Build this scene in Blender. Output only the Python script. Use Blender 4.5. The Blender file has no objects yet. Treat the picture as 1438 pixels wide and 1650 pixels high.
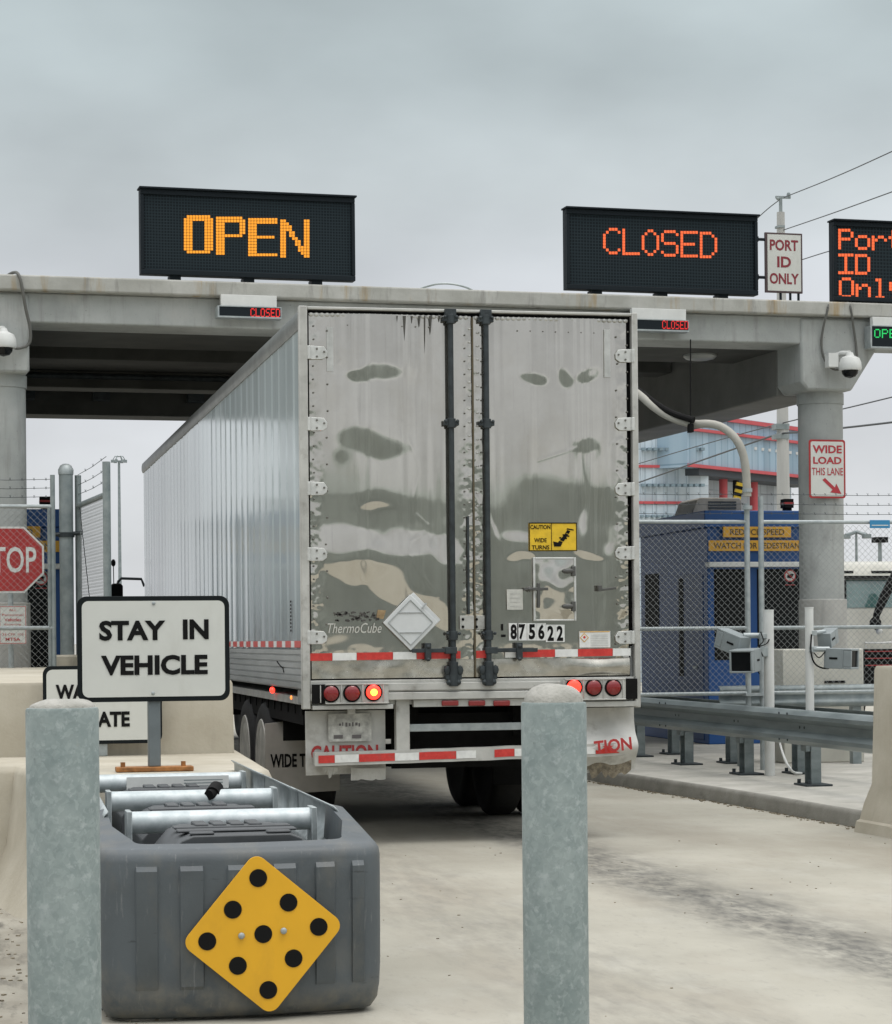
import bpy, bmesh, math, random
from mathutils import Matrix, Vector, noise
R = math.radians
random.seed(7)
SC = bpy.context.scene
COL = SC.collection

# ------------------------------------------------------------------ camera
F = 3700.0            # focal length in photo pixels (photo is 1438 x 1650)
PX0, PY0 = 719.0, 1030.0   # optical axis (horizon) in photo pixels
HC = 1.55             # eye height
YAW = R(12.0)         # camera looks 12 degrees to the right of the lane (+Y)
ROLL = 0.009
fwd = Vector((math.sin(YAW), math.cos(YAW), 0)); rgt = Vector((math.cos(YAW), -math.sin(YAW), 0)); upv = Vector((0, 0, 1))
EYE = Vector((0, 0, HC))
cam = bpy.data.cameras.new("camera"); camo = bpy.data.objects.new("camera", cam); COL.objects.link(camo)
cam.sensor_fit = 'VERTICAL'; cam.sensor_height = 36.0; cam.lens = 36.0 * F / 1650.0
cam.shift_y = (PY0 - 825.0) / 1650.0
cam.clip_end = 6000
cr, sr = math.cos(ROLL), math.sin(ROLL)
cx_ = rgt * cr - upv * sr; cy_ = rgt * sr + upv * cr
m = Matrix.Identity(4)
for i in range(3):
    m[i][0] = cx_[i]; m[i][1] = cy_[i]; m[i][2] = -fwd[i]; m[i][3] = EYE[i]
camo.matrix_world = m
SC.camera = camo

# ------------------------------------------------------------------ world: overcast
w = bpy.data.worlds.new("World"); SC.world = w; w.use_nodes = True
nt = w.node_tree; nt.nodes.clear()
def WN(t, **k):
    n = nt.nodes.new(t)
    for a, b in k.items(): setattr(n, a, b)
    return n
out = WN('ShaderNodeOutputWorld'); bg = WN('ShaderNodeBackground'); nt.links.new(bg.outputs[0], out.inputs[0])
bg.inputs[1].default_value = 0.1
SUN_EL, SUN_AZ = R(70), R(140)
sky = WN('ShaderNodeTexSky', sky_type='NISHITA', sun_disc=False, sun_elevation=SUN_EL, sun_rotation=SUN_AZ)
tc = WN('ShaderNodeTexCoord'); sep = WN('ShaderNodeSeparateXYZ'); nt.links.new(tc.outputs['Generated'], sep.inputs[0])
mp = WN('ShaderNodeMapping'); mp.inputs['Scale'].default_value = (2.6, 2.6, 5.6); mp.inputs['Location'].default_value = (3.1, 0.4, 0.25)
nt.links.new(tc.outputs['Generated'], mp.inputs[0])
nz = WN('ShaderNodeTexNoise'); nz.inputs['Scale'].default_value = 2.3; nz.inputs['Detail'].default_value = 6; nz.inputs['Roughness'].default_value = 0.45
nt.links.new(mp.outputs[0], nz.inputs[0])
ramp = WN('ShaderNodeValToRGB'); nt.links.new(sep.outputs[2], ramp.inputs[0])
el = ramp.color_ramp.elements
def sky_stop(pos, c, first=None):
    e = el[first] if first is not None else el.new(pos)
    e.position = pos; e.color = (c[0], c[1], c[2], 1)
sky_stop(0.0, (0.672, 0.69, 0.715), 0); sky_stop(1.0, (1.0, 1.0, 1.0), 1)
sky_stop(0.06, (0.672, 0.69, 0.712)); sky_stop(0.14, (0.63, 0.65, 0.685)); sky_stop(0.19, (0.585, 0.635, 0.652)); sky_stop(0.24, (0.505, 0.572, 0.588)); sky_stop(0.30, (0.475, 0.548, 0.563))
sky_stop(0.45, (0.75, 0.78, 0.80)); sky_stop(0.65, (0.97, 0.98, 1.0))
nr = WN('ShaderNodeMapRange'); nr.inputs['From Min'].default_value = 0.3; nr.inputs['From Max'].default_value = 0.7
nr.inputs['To Min'].default_value = 8.7; nr.inputs['To Max'].default_value = 12.0
nt.links.new(nz.outputs[0], nr.inputs[0])
zb = WN('ShaderNodeMapRange'); zb.inputs['From Min'].default_value = 0.32; zb.inputs['From Max'].default_value = 1.0
zb.inputs['To Min'].default_value = 1.0; zb.inputs['To Max'].default_value = 2.2
nt.links.new(sep.outputs[2], zb.inputs[0])
mm = WN('ShaderNodeMath', operation='MULTIPLY'); nt.links.new(nr.outputs[0], mm.inputs[0]); nt.links.new(zb.outputs[0], mm.inputs[1])
vm = WN('ShaderNodeVectorMath', operation='SCALE'); nt.links.new(ramp.outputs[0], vm.inputs[0]); nt.links.new(mm.outputs[0], vm.inputs['Scale'])
mixw = WN('ShaderNodeMix', data_type='RGBA'); mixw.inputs[0].default_value = 0.95
nt.links.new(sky.outputs[0], mixw.inputs[6]); nt.links.new(vm.outputs[0], mixw.inputs[7])
nt.links.new(mixw.outputs[2], bg.inputs[0])
sl = bpy.data.lights.new("sun", 'SUN'); sl.energy = 0.9; sl.angle = R(25); sl.color = (1.0, 0.965, 0.91)
so = bpy.data.objects.new("sun", sl); COL.objects.link(so)
sd = Vector((math.sin(SUN_AZ) * math.cos(SUN_EL), math.cos(SUN_AZ) * math.cos(SUN_EL), math.sin(SUN_EL)))
so.rotation_euler = sd.to_track_quat('Z', 'Y').to_euler()
SC.view_settings.view_transform = 'Standard'; SC.view_settings.look = 'None'
SC.view_settings.exposure = 0.0; SC.view_settings.gamma = 1.0

# ------------------------------------------------------------------ picture-to-place helpers
def ray(px, py):
    dx = px - PX0; dy = PY0 - py
    a = dx * cr - dy * (-sr); b = -dx * sr + dy * cr
    a = dx * cr + dy * sr
    return fwd + rgt * (a / F) + upv * (b / F)
def P(px, py, d): return EYE + ray(px, py) * d
def PY(px, py, y):
    r = ray(px, py); return EYE + r * ((y - EYE.y) / r.y)
def PX(px, py, x):
    r = ray(px, py); return EYE + r * ((x - EYE.x) / r.x)
def PZ(px, py, z):
    r = ray(px, py); return EYE + r * ((z - EYE.z) / r.z)
def proj(p):
    v = Vector(p) - EYE; d = v.dot(fwd); a = v.dot(rgt) / d * F; b = v.z / d * F
    return PX0 + a * cr - b * sr, PY0 - (a * sr + b * cr)

# ------------------------------------------------------------------ materials
def mat(name, col, rough=0.6, metal=0.0, var=0.0, scale=6.0, col2=None, bump=0.0, bscale=None, spec=None, stretch=None, detail=6, contrast=(0.35, 0.65), emit=None, estr=0.0, rvar=0.0, coat=0.0):
    M = bpy.data.materials.new(name); M.use_nodes = True
    t = M.node_tree; b = t.nodes['Principled BSDF']
    b.inputs['Base Color'].default_value = (*col, 1); b.inputs['Roughness'].default_value = rough; b.inputs['Metallic'].default_value = metal
    if spec is not None: b.inputs['Specular IOR Level'].default_value = spec
    if coat: b.inputs['Coat Weight'].default_value = coat
    if emit: b.inputs['Emission Color'].default_value = (*emit, 1); b.inputs['Emission Strength'].default_value = estr
    if var or col2 or bump or rvar:
        tcn = t.nodes.new('ShaderNodeTexCoord'); mpn = t.nodes.new('ShaderNodeMapping'); t.links.new(tcn.outputs['Object'], mpn.inputs[0])
        if stretch: mpn.inputs['Scale'].default_value = stretch
        n = t.nodes.new('ShaderNodeTexNoise'); n.inputs['Scale'].default_value = scale; n.inputs['Detail'].default_value = detail; n.inputs['Roughness'].default_value = 0.6
        t.links.new(mpn.outputs[0], n.inputs[0])
        if var or col2:
            rm = t.nodes.new('ShaderNodeValToRGB'); t.links.new(n.outputs[0], rm.inputs[0])
            rm.color_ramp.elements[0].position = contrast[0]; rm.color_ramp.elements[1].position = contrast[1]
            c2 = col2 if col2 else tuple(min(1, c * (1 + var)) for c in col)
            c1 = col if col2 else tuple(c * (1 - var) for c in col)
            rm.color_ramp.elements[0].color = (*c1, 1); rm.color_ramp.elements[1].color = (*c2, 1)
            t.links.new(rm.outputs[0], b.inputs['Base Color'])
        if rvar:
            mr = t.nodes.new('ShaderNodeMapRange'); mr.inputs[1].default_value = .3; mr.inputs[2].default_value = .7
            mr.inputs[3].default_value = max(0, rough - rvar); mr.inputs[4].default_value = min(1, rough + rvar)
            t.links.new(n.outputs[0], mr.inputs[0]); t.links.new(mr.outputs[0], b.inputs['Roughness'])
        if bump:
            n2 = t.nodes.new('ShaderNodeTexNoise'); n2.inputs['Scale'].default_value = bscale or scale * 4; n2.inputs['Detail'].default_value = 5
            t.links.new(tcn.outputs['Object'], n2.inputs[0])
            bp = t.nodes.new('ShaderNodeBump'); bp.inputs['Strength'].default_value = bump; bp.inputs['Distance'].default_value = 0.02
            t.links.new(n2.outputs[0], bp.inputs['Height']); t.links.new(bp.outputs[0], b.inputs['Normal'])
    return M
def layer(M, col, scale, lo, hi, stretch=None, fac=1.0, seed=0.0, detail=5, coord='Object'):
    """mix a stain colour over what the base colour is now, through a noise mask"""
    t = M.node_tree; b = t.nodes['Principled BSDF']; inp = b.inputs['Base Color']
    tcn = t.nodes.new('ShaderNodeTexCoord'); mpn = t.nodes.new('ShaderNodeMapping'); t.links.new(tcn.outputs[coord], mpn.inputs[0])
    if stretch: mpn.inputs['Scale'].default_value = stretch
    mpn.inputs['Location'].default_value = (seed, seed * 1.7, seed * .6)
    n = t.nodes.new('ShaderNodeTexNoise'); n.inputs['Scale'].default_value = scale; n.inputs['Detail'].default_value = detail; n.inputs['Roughness'].default_value = 0.62
    t.links.new(mpn.outputs[0], n.inputs[0])
    mr = t.nodes.new('ShaderNodeMapRange'); mr.inputs[1].default_value = lo; mr.inputs[2].default_value = hi; mr.inputs[3].default_value = 0; mr.inputs[4].default_value = fac
    t.links.new(n.outputs[0], mr.inputs[0])
    mx = t.nodes.new('ShaderNodeMix'); mx.data_type = 'RGBA'; t.links.new(mr.outputs[0], mx.inputs[0])
    if inp.is_linked: t.links.new(inp.links[0].from_socket, mx.inputs[6])
    else: mx.inputs[6].default_value = inp.default_value
    mx.inputs[7].default_value = (*col, 1)
    t.links.new(mx.outputs[2], inp)
    return mr
def band(M, mr, axis, centre, half, soft):
    """limit a layer's mask to a band along a world axis (object space is world space for the ground)"""
    t = M.node_tree
    tcn = t.nodes.new('ShaderNodeTexCoord'); sp = t.nodes.new('ShaderNodeSeparateXYZ'); t.links.new(tcn.outputs['Object'], sp.inputs[0])
    nz = t.nodes.new('ShaderNodeTexNoise'); nz.inputs['Scale'].default_value = .9; nz.inputs['Detail'].default_value = 3; t.links.new(tcn.outputs['Object'], nz.inputs[0])
    ad = t.nodes.new('ShaderNodeMath'); ad.operation = 'MULTIPLY_ADD'; t.links.new(nz.outputs[0], ad.inputs[0]); ad.inputs[1].default_value = .5; t.links.new(sp.outputs[axis], ad.inputs[2])
    s = t.nodes.new('ShaderNodeMath'); s.operation = 'SUBTRACT'; t.links.new(ad.outputs[0], s.inputs[0]); s.inputs[1].default_value = centre + .25
    a = t.nodes.new('ShaderNodeMath'); a.operation = 'ABSOLUTE'; t.links.new(s.outputs[0], a.inputs[0])
    r2 = t.nodes.new('ShaderNodeMapRange'); r2.interpolation_type = 'SMOOTHSTEP'; r2.inputs[1].default_value = half; r2.inputs[2].default_value = half + soft; r2.inputs[3].default_value = 1; r2.inputs[4].default_value = 0
    t.links.new(a.outputs[0], r2.inputs[0])
    mu = t.nodes.new('ShaderNodeMath'); mu.operation = 'MULTIPLY'; t.links.new(mr.outputs[0], mu.inputs[0]); t.links.new(r2.outputs[0], mu.inputs[1])
    for l in list(mr.outputs[0].links):
        if l.to_node != mu: t.links.new(mu.outputs[0], l.to_socket)
    return mu

road_m = mat('road_concrete', (0.31, 0.294, 0.243), 0.85, 0, scale=0.6, col2=(0.40, 0.382, 0.323), bump=0.12, bscale=60, detail=10)
layer(road_m, (0.30, 0.27, 0.22), 1.3, .52, .74, stretch=(1, .45, 1), fac=.55, seed=4)
layer(road_m, (0.44, 0.427, 0.38), 2.6, .55, .8, stretch=(1, .5, 1), fac=.5, seed=11)
layer(road_m, (0.14, 0.125, 0.10), 90, .66, .72, fac=.4, seed=2)
layer(road_m, (0.22, 0.19, 0.145), .55, .50, .72, stretch=(1.4, .35, 1), fac=.55, seed=24, detail=7)
layer(road_m, (0.20, 0.195, 0.175), 24, .56, .76, stretch=(1, .35, 1), fac=.35, seed=34)
band(road_m, layer(road_m, (0.065, 0.064, 0.058), 4.5, .26, .70, stretch=(1.3, .5, 1), fac=.85, seed=8, detail=9), 0, 4.34, .04, .66)
band(road_m, layer(road_m, (0.06, 0.06, 0.055), 15, .44, .66, stretch=(1.2, .5, 1), fac=.7, seed=28, detail=6), 0, 4.30, .02, .42)
band(road_m, layer(road_m, (0.11, 0.105, 0.095), 6, .38, .78, stretch=(1.5, .4, 1), fac=.5, seed=18, detail=8), 0, 2.75, .1, .7)
band(road_m, layer(road_m, (0.17, 0.15, 0.115), 3.0, .34, .62, stretch=(1, .6, 1), fac=.8, seed=41, detail=9), 0, -.35, .45, .5)
band(road_m, layer(road_m, (0.05, 0.045, 0.035), 8, .52, .66, stretch=(1.6, .35, 1), fac=.8, seed=43, detail=8), 0, -.1, .2, .4)
conc = mat('cast_concrete', (0.34, 0.335, 0.31), 0.85, 0, scale=2.5, col2=(0.44, 0.435, 0.41), bump=0.15, bscale=40, detail=9)
layer(conc, (0.20, 0.20, 0.19), 4, .58, .78, stretch=(1.6, 1.6, .25), fac=.5, seed=3)
canopy_c = mat('canopy_concrete', (0.315, 0.33, 0.318), 0.85, 0, scale=1.8, col2=(0.41, 0.425, 0.41), bump=0.12, bscale=30, detail=9)
layer(canopy_c, (0.20, 0.195, 0.18), 8, .55, .75, stretch=(1.3, 1.3, .12), fac=.5, seed=16)
layer(canopy_c, (0.13, 0.13, 0.12), 42, .67, .73, fac=.6, seed=26, detail=3)
layer(canopy_c, (0.46, 0.455, 0.43), 2.2, .58, .72, fac=.4, seed=36)
layer(canopy_c, (0.17, 0.17, 0.165), 3, .56, .8, stretch=(1.4, 1.4, .5), fac=.6, seed=6)
lip_c = mat('slab_edge_concrete', (0.33, 0.33, 0.30), 0.88, 0, scale=3, col2=(0.43, 0.43, 0.40), bump=0.1, bscale=40)
layer(lip_c, (0.30, 0.21, 0.09), 5.5, .55, .70, stretch=(1, 1, .12), fac=.75, seed=9)
layer(lip_c, (0.10, 0.095, 0.085), 7, .57, .75, stretch=(1, 1, .15), fac=.65, seed=5)
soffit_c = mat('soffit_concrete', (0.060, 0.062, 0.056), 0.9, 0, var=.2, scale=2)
barrier_c = mat('barrier_concrete', (0.37, 0.335, 0.262), 0.85, 0, scale=1.6, col2=(0.48, 0.445, 0.365), bump=0.1, bscale=50, detail=9)
layer(barrier_c, (0.26, 0.24, 0.20), 5, .58, .78, stretch=(1.5, 1.5, .3), fac=.45, seed=13)
kerb_c = mat('kerb_concrete', (0.36, 0.35, 0.31), 0.88, 0, scale=2, col2=(0.47, 0.455, 0.41), bump=0.15, bscale=50, detail=9)
layer(kerb_c, (0.20, 0.19, 0.165), 3.5, .52, .75, fac=.5, seed=5)
galv = mat('galvanised_steel', (0.30, 0.335, 0.34), 0.5, 0.45, scale=14, col2=(0.42, 0.455, 0.455), bump=0.04, bscale=60, rvar=.12, detail=5)
# spangled galvanising for the bollards and tubes
bol = mat('spangled_galvanising', (0.185, 0.23, 0.225), 0.6, 0.15, scale=6, col2=(0.27, 0.315, 0.305), detail=6, rvar=.1, bump=.03, bscale=80)
def spangle(M, col, scale, fac):
    t = M.node_tree; b = t.nodes['Principled BSDF']; inp = b.inputs['Base Color']
    tcn = t.nodes.new('ShaderNodeTexCoord'); nzn = t.nodes.new('ShaderNodeTexNoise'); nzn.inputs['Scale'].default_value = 30; t.links.new(tcn.outputs['Object'], nzn.inputs[0])
    ad = t.nodes.new('ShaderNodeVectorMath'); ad.operation = 'MULTIPLY_ADD'; t.links.new(nzn.outputs[1], ad.inputs[0]); ad.inputs[1].default_value = (.05, .05, .05); t.links.new(tcn.outputs['Object'], ad.inputs[2])
    v = t.nodes.new('ShaderNodeTexVoronoi'); v.inputs['Scale'].default_value = scale; t.links.new(ad.outputs[0], v.inputs[0])
    sp = t.nodes.new('ShaderNodeSeparateColor'); t.links.new(v.outputs['Color'], sp.inputs[0])
    mr = t.nodes.new('ShaderNodeMapRange'); mr.inputs[1].default_value = .45; mr.inputs[2].default_value = 1; mr.inputs[4].default_value = fac; t.links.new(sp.outputs[0], mr.inputs[0])
    mx = t.nodes.new('ShaderNodeMix'); mx.data_type = 'RGBA'; t.links.new(mr.outputs[0], mx.inputs[0]); t.links.new(inp.links[0].from_socket, mx.inputs[6]); mx.inputs[7].default_value = (*col, 1); t.links.new(mx.outputs[2], inp)
spangle(bol, (0.36, 0.41, 0.395), 70, .34); spangle(bol, (0.12, 0.15, 0.148), 52, .22)
layer(bol, (0.37, 0.41, 0.405), 34, .56, .68, fac=.6, seed=3, detail=4)
layer(bol, (0.37, 0.41, 0.405), 13, .60, .70, fac=.45, seed=13, detail=5)
layer(bol, (0.15, 0.18, 0.18), 5, .6, .8, fac=.5, seed=8)
layer(bol, (0.20, 0.14, 0.08), 11, .70, .78, fac=.5, seed=51, detail=4)
layer(bol, (0.05, 0.055, 0.055), 17, .74, .78, stretch=(1, 1, .6), fac=.9, seed=21, detail=3)
layer(bol, (0.42, 0.36, 0.27), 5, .68, .80, fac=.55, seed=31, detail=4)
tube_g = mat('bright_galvanising', (0.42, 0.47, 0.48), 0.5, 0.3, scale=18, col2=(0.56, 0.60, 0.61), detail=5)
dome_c = mat('bollard_fill_concrete', (0.29, 0.285, 0.255), 0.92, 0, scale=14, col2=(0.42, 0.41, 0.375), bump=.3, bscale=90)
white_p = mat('white_paint', (0.62, 0.63, 0.61), 0.45, 0, var=.06, scale=5)
sign_w = mat('white_sign_face', (0.60, 0.61, 0.57), 0.5, 0, var=.035, scale=3)
black_p = mat('black_paint', (0.008, 0.011, 0.012), 0.6, spec=.15)
ink = mat('black_ink', (0.008, 0.008, 0.008), 0.7, spec=.12)
layer(sign_w, (0.40, 0.39, 0.34), 5, .55, .8, stretch=(1, 1, .4), fac=.35, seed=3)
red_i = mat('red_ink', (0.42, 0.03, 0.03), 0.5, 0, var=.12, scale=20)
red_s = mat('red_sign', (0.36, 0.025, 0.025), 0.45, 0, var=.08, scale=6)
tape_r = mat('red_reflective_tape', (0.50, 0.03, 0.025), 0.35, 0, scale=30, col2=(0.62, 0.05, 0.04)); layer(tape_r, (0.2, .12, .1), 14, .6, .8, fac=.6)
tape_w = mat('white_reflective_tape', (0.72, 0.73, 0.71), 0.35, 0, var=.08, scale=20); layer(tape_w, (0.35, .32, .27), 12, .6, .8, fac=.6)
yellow = mat('yellow_sign', (0.72, 0.38, 0.012), 0.45, 0, var=.03, scale=4)
layer(yellow, (0.50, 0.26, 0.02), 7, .55, .8, stretch=(1, 1, .5), fac=.4, seed=6)
layer(yellow, (0.75, 0.45, 0.06), 40, .66, .74, stretch=(1, 1, .3), fac=.35, seed=16)
yel2 = mat('yellow_sticker', (0.70, 0.46, 0.02), 0.45, 0, var=.12, scale=14)
orange = mat('orange_sign', (0.62, 0.33, 0.03), 0.5, 0, var=.06, scale=9)
plas = mat('grey_moulded_plastic', (0.075, 0.088, 0.096), 0.5, 0, var=.14, scale=3, bump=.05, bscale=120, rvar=.08)
layer(plas, (0.12, 0.13, 0.13), 6, .60, .8, fac=.4, seed=4)
layer(plas, (0.21, 0.215, 0.215), 30, .62, .72, stretch=(1.5, 1, .2), fac=.5, seed=14)
layer(plas, (0.19, 0.17, 0.13), 4, .52, .76, stretch=(1, 1, .6), fac=.45, seed=44)
band(plas, layer(plas, (0.20, 0.18, 0.14), 12, .35, .7, fac=.7, seed=54), 2, .06, .03, .16)
layer(plas, (0.03, 0.033, 0.035), 9, .66, .70, stretch=(.4, 1, 3), fac=.6, seed=64)
cart = mat('dark_plastic', (0.055, 0.06, 0.064), 0.55, 0, var=.2, scale=5)
rub = mat('tyre_rubber', (0.014, 0.014, 0.014), 0.85, 0, var=.3, scale=9)
void_b = mat('black_chassis', (0.007, 0.007, 0.007), 0.85, 0, spec=.15, var=.3, scale=7)
led_bk = mat('led_cabinet', (0.008, 0.013, 0.017), 0.6, spec=.18)
lens_r = mat('red_lens', (0.22, 0.010, 0.012), 0.12, coat=.5)
lit_r = mat('lit_red_lens', (0.8, 0.02, 0.01), 0.2, emit=(1.0, 0.035, 0.02), estr=3.2)
lit_y = mat('lit_bulb', (1, .7, .1), 0.2, emit=(1.0, 0.48, 0.03), estr=5)
lit_o = mat('lit_amber', (1, .3, .05), 0.2, emit=(1.0, 0.20, 0.03), estr=2.2)
rod_m = mat('lock_rod_steel', (0.035, 0.044, 0.048), 0.55, .3, var=.3, scale=12)
galv_d = mat('dull_galvanised', (0.20, 0.235, 0.24), 0.55, .35, scale=6, col2=(0.30, 0.335, 0.335), detail=6)
rust = mat('rusted_plate', (0.28, 0.12, 0.035), 0.8, 0, var=.35, scale=18)
glass = mat('dark_glass', (0.008, 0.009, 0.010), 0.12, 0, spec=.22)
tint = mat('green_tinted_glass', (0.035, 0.09, 0.085), 0.06, 0, spec=.8, col2=(0.10, 0.17, 0.16), scale=2.0)
navy = mat('blue_booth_paint', (0.007, 0.066, 0.235), 0.5, 0, var=.08, scale=2)
grey_p = mat('grey_camera_paint', (0.25, 0.28, 0.285), 0.45, 0, var=.08, scale=8)
cream = mat('cream_paint', (0.52, 0.51, 0.45), 0.5, 0, var=.07, scale=3)
def panel_grid(M, ang, pw, ph, line, fac=.7):
    t = M.node_tree; b = t.nodes['Principled BSDF']; inp = b.inputs['Base Color']
    tcn = t.nodes.new('ShaderNodeTexCoord'); m1 = t.nodes.new('ShaderNodeMapping'); m1.inputs['Rotation'].default_value = (0, 0, -ang); t.links.new(tcn.outputs['Object'], m1.inputs[0])
    m2 = t.nodes.new('ShaderNodeMapping'); m2.inputs['Rotation'].default_value = (R(-90), 0, 0); t.links.new(m1.outputs[0], m2.inputs[0])
    br = t.nodes.new('ShaderNodeTexBrick'); br.offset = 0; br.inputs['Scale'].default_value = 1; br.inputs['Brick Width'].default_value = pw; br.inputs['Row Height'].default_value = ph; br.inputs['Mortar Size'].default_value = .03; br.inputs['Mortar Smooth'].default_value = .2; t.links.new(m2.outputs[0], br.inputs[0])
    br.inputs['Color1'].default_value = (.75, .75, .75, 1); br.inputs['Color2'].default_value = (1.1, 1.1, 1.1, 1); br.inputs['Mortar'].default_value = (*line, 1)
    mx = t.nodes.new('ShaderNodeMix'); mx.data_type = 'RGBA'; mx.blend_type = 'MULTIPLY'; mx.inputs[0].default_value = fac
    t.links.new(inp.links[0].from_socket, mx.inputs[6]); t.links.new(br.outputs[0], mx.inputs[7]); t.links.new(mx.outputs[2], inp)
bldg = mat('blue_metal_cladding', (0.27, 0.38, 0.47), 0.45, 0, scale=.5, col2=(0.36, 0.47, 0.55), stretch=(1.5, 1.5, .08), detail=4)
bldg_l = mat('pale_metal_cladding', (0.50, 0.58, 0.64), 0.45, 0, scale=.7, col2=(0.66, 0.72, 0.76), stretch=(1.4, 1.4, .05), detail=4)
bred = mat('red_trim', (0.50, 0.075, 0.085), 0.5, 0, var=.1, scale=2)
wire_m = mat('overhead_wire', (0.05, 0.055, 0.06), 0.6)
pole_c = mat('pole_concrete', (0.42, 0.42, 0.40), 0.85, 0, var=.1, scale=2, stretch=(2, 2, .3))
guard_m = mat('weathered_guardrail_steel', (0.145, 0.175, 0.18), 0.45, .35, scale=5, col2=(0.235, 0.27, 0.273), stretch=(1, .4, 2), detail=7, rvar=.1)
chain = mat('chain_link_wire', (0.27, 0.285, 0.28), 0.55, .2)
dust = mat('dirt_fringe', (0.20, 0.17, 0.12), 0.95, 0, var=.4, scale=14)
green_l = mat('lit_green_led', (0, .02, .01), .4, emit=(0.02, 0.75, 0.16), estr=1.1)
amber_l = mat('lit_amber_led', (.02, .01, .0), .4, emit=(1.0, 0.36, 0.018), estr=1.15)
redor_l = mat('lit_red_orange_led', (.02, .0, .0), .4, emit=(1.0, 0.155, 0.04), estr=1.1)
redl_l = mat('lit_red_led', (.02, .0, .0), .4, emit=(1.0, 0.03, 0.025), estr=1.0)
# polished, dented door metal and side sheet
alu = mat('polished_door_metal', (0.525, 0.507, 0.458), 0.052, 0.93, scale=3, col2=(0.58, 0.562, 0.512), detail=8, rvar=.015)
layer(alu, (0.47, 0.44, 0.37), 2.2, .5, .75, stretch=(1.3, 1, .8), fac=.5, seed=2)
layer(alu, (0.16, 0.155, 0.14), 26, .60, .8, stretch=(1.6, 1, .06), fac=.22, seed=7)
layer(alu, (0.62, 0.61, 0.58), 60, .66, .74, stretch=(.25, 1, 1.6), fac=.25, seed=17)
alu_d = mat('worn_aluminium', (0.38, 0.38, 0.355), 0.42, 0.55, scale=9, col2=(0.60, 0.60, 0.57), detail=9, rvar=.15)
layer(alu_d, (0.15, 0.14, 0.12), 14, .60, .78, fac=.6, seed=3)
frame_m = mat('rear_frame_paint', (0.40, 0.40, 0.375), 0.5, 0.2, scale=5, col2=(0.54, 0.54, 0.51), detail=8)
layer(frame_m, (0.16, 0.145, 0.12), 9, .58, .78, fac=.6, seed=6)
side_m = mat('side_sheet', (0.58, 0.665, 0.69), 0.12, 0.18, scale=1.1, col2=(0.64, 0.72, 0.745), stretch=(1, 1, .15), detail=5, rvar=.04)
layer(side_m, (0.36, 0.41, 0.425), 2.4, .42, .66, stretch=(1, 1.0, .015), fac=.4, seed=5)
layer(side_m, (0.30, 0.31, 0.30), 9, .62, .8, stretch=(1, 1.2, .10), fac=.4, seed=15)
band(side_m, layer(side_m, (0.26, 0.255, 0.235), 6, .32, .7, stretch=(1, .6, .5), fac=.6, seed=25), 2, 1.45, .05, .55)
rail_m = mat('side_rail', (0.33, 0.345, 0.34), 0.42, .5, scale=4, col2=(0.44, 0.455, 0.45), stretch=(1, .3, 2))
flap_m = mat('white_mud_flap', (0.44, 0.44, 0.415), 0.6, 0, scale=4, col2=(0.60, 0.60, 0.57), detail=8)
layer(flap_m, (0.20, 0.18, 0.14), 6, .55, .75, fac=.5, seed=3)

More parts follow.
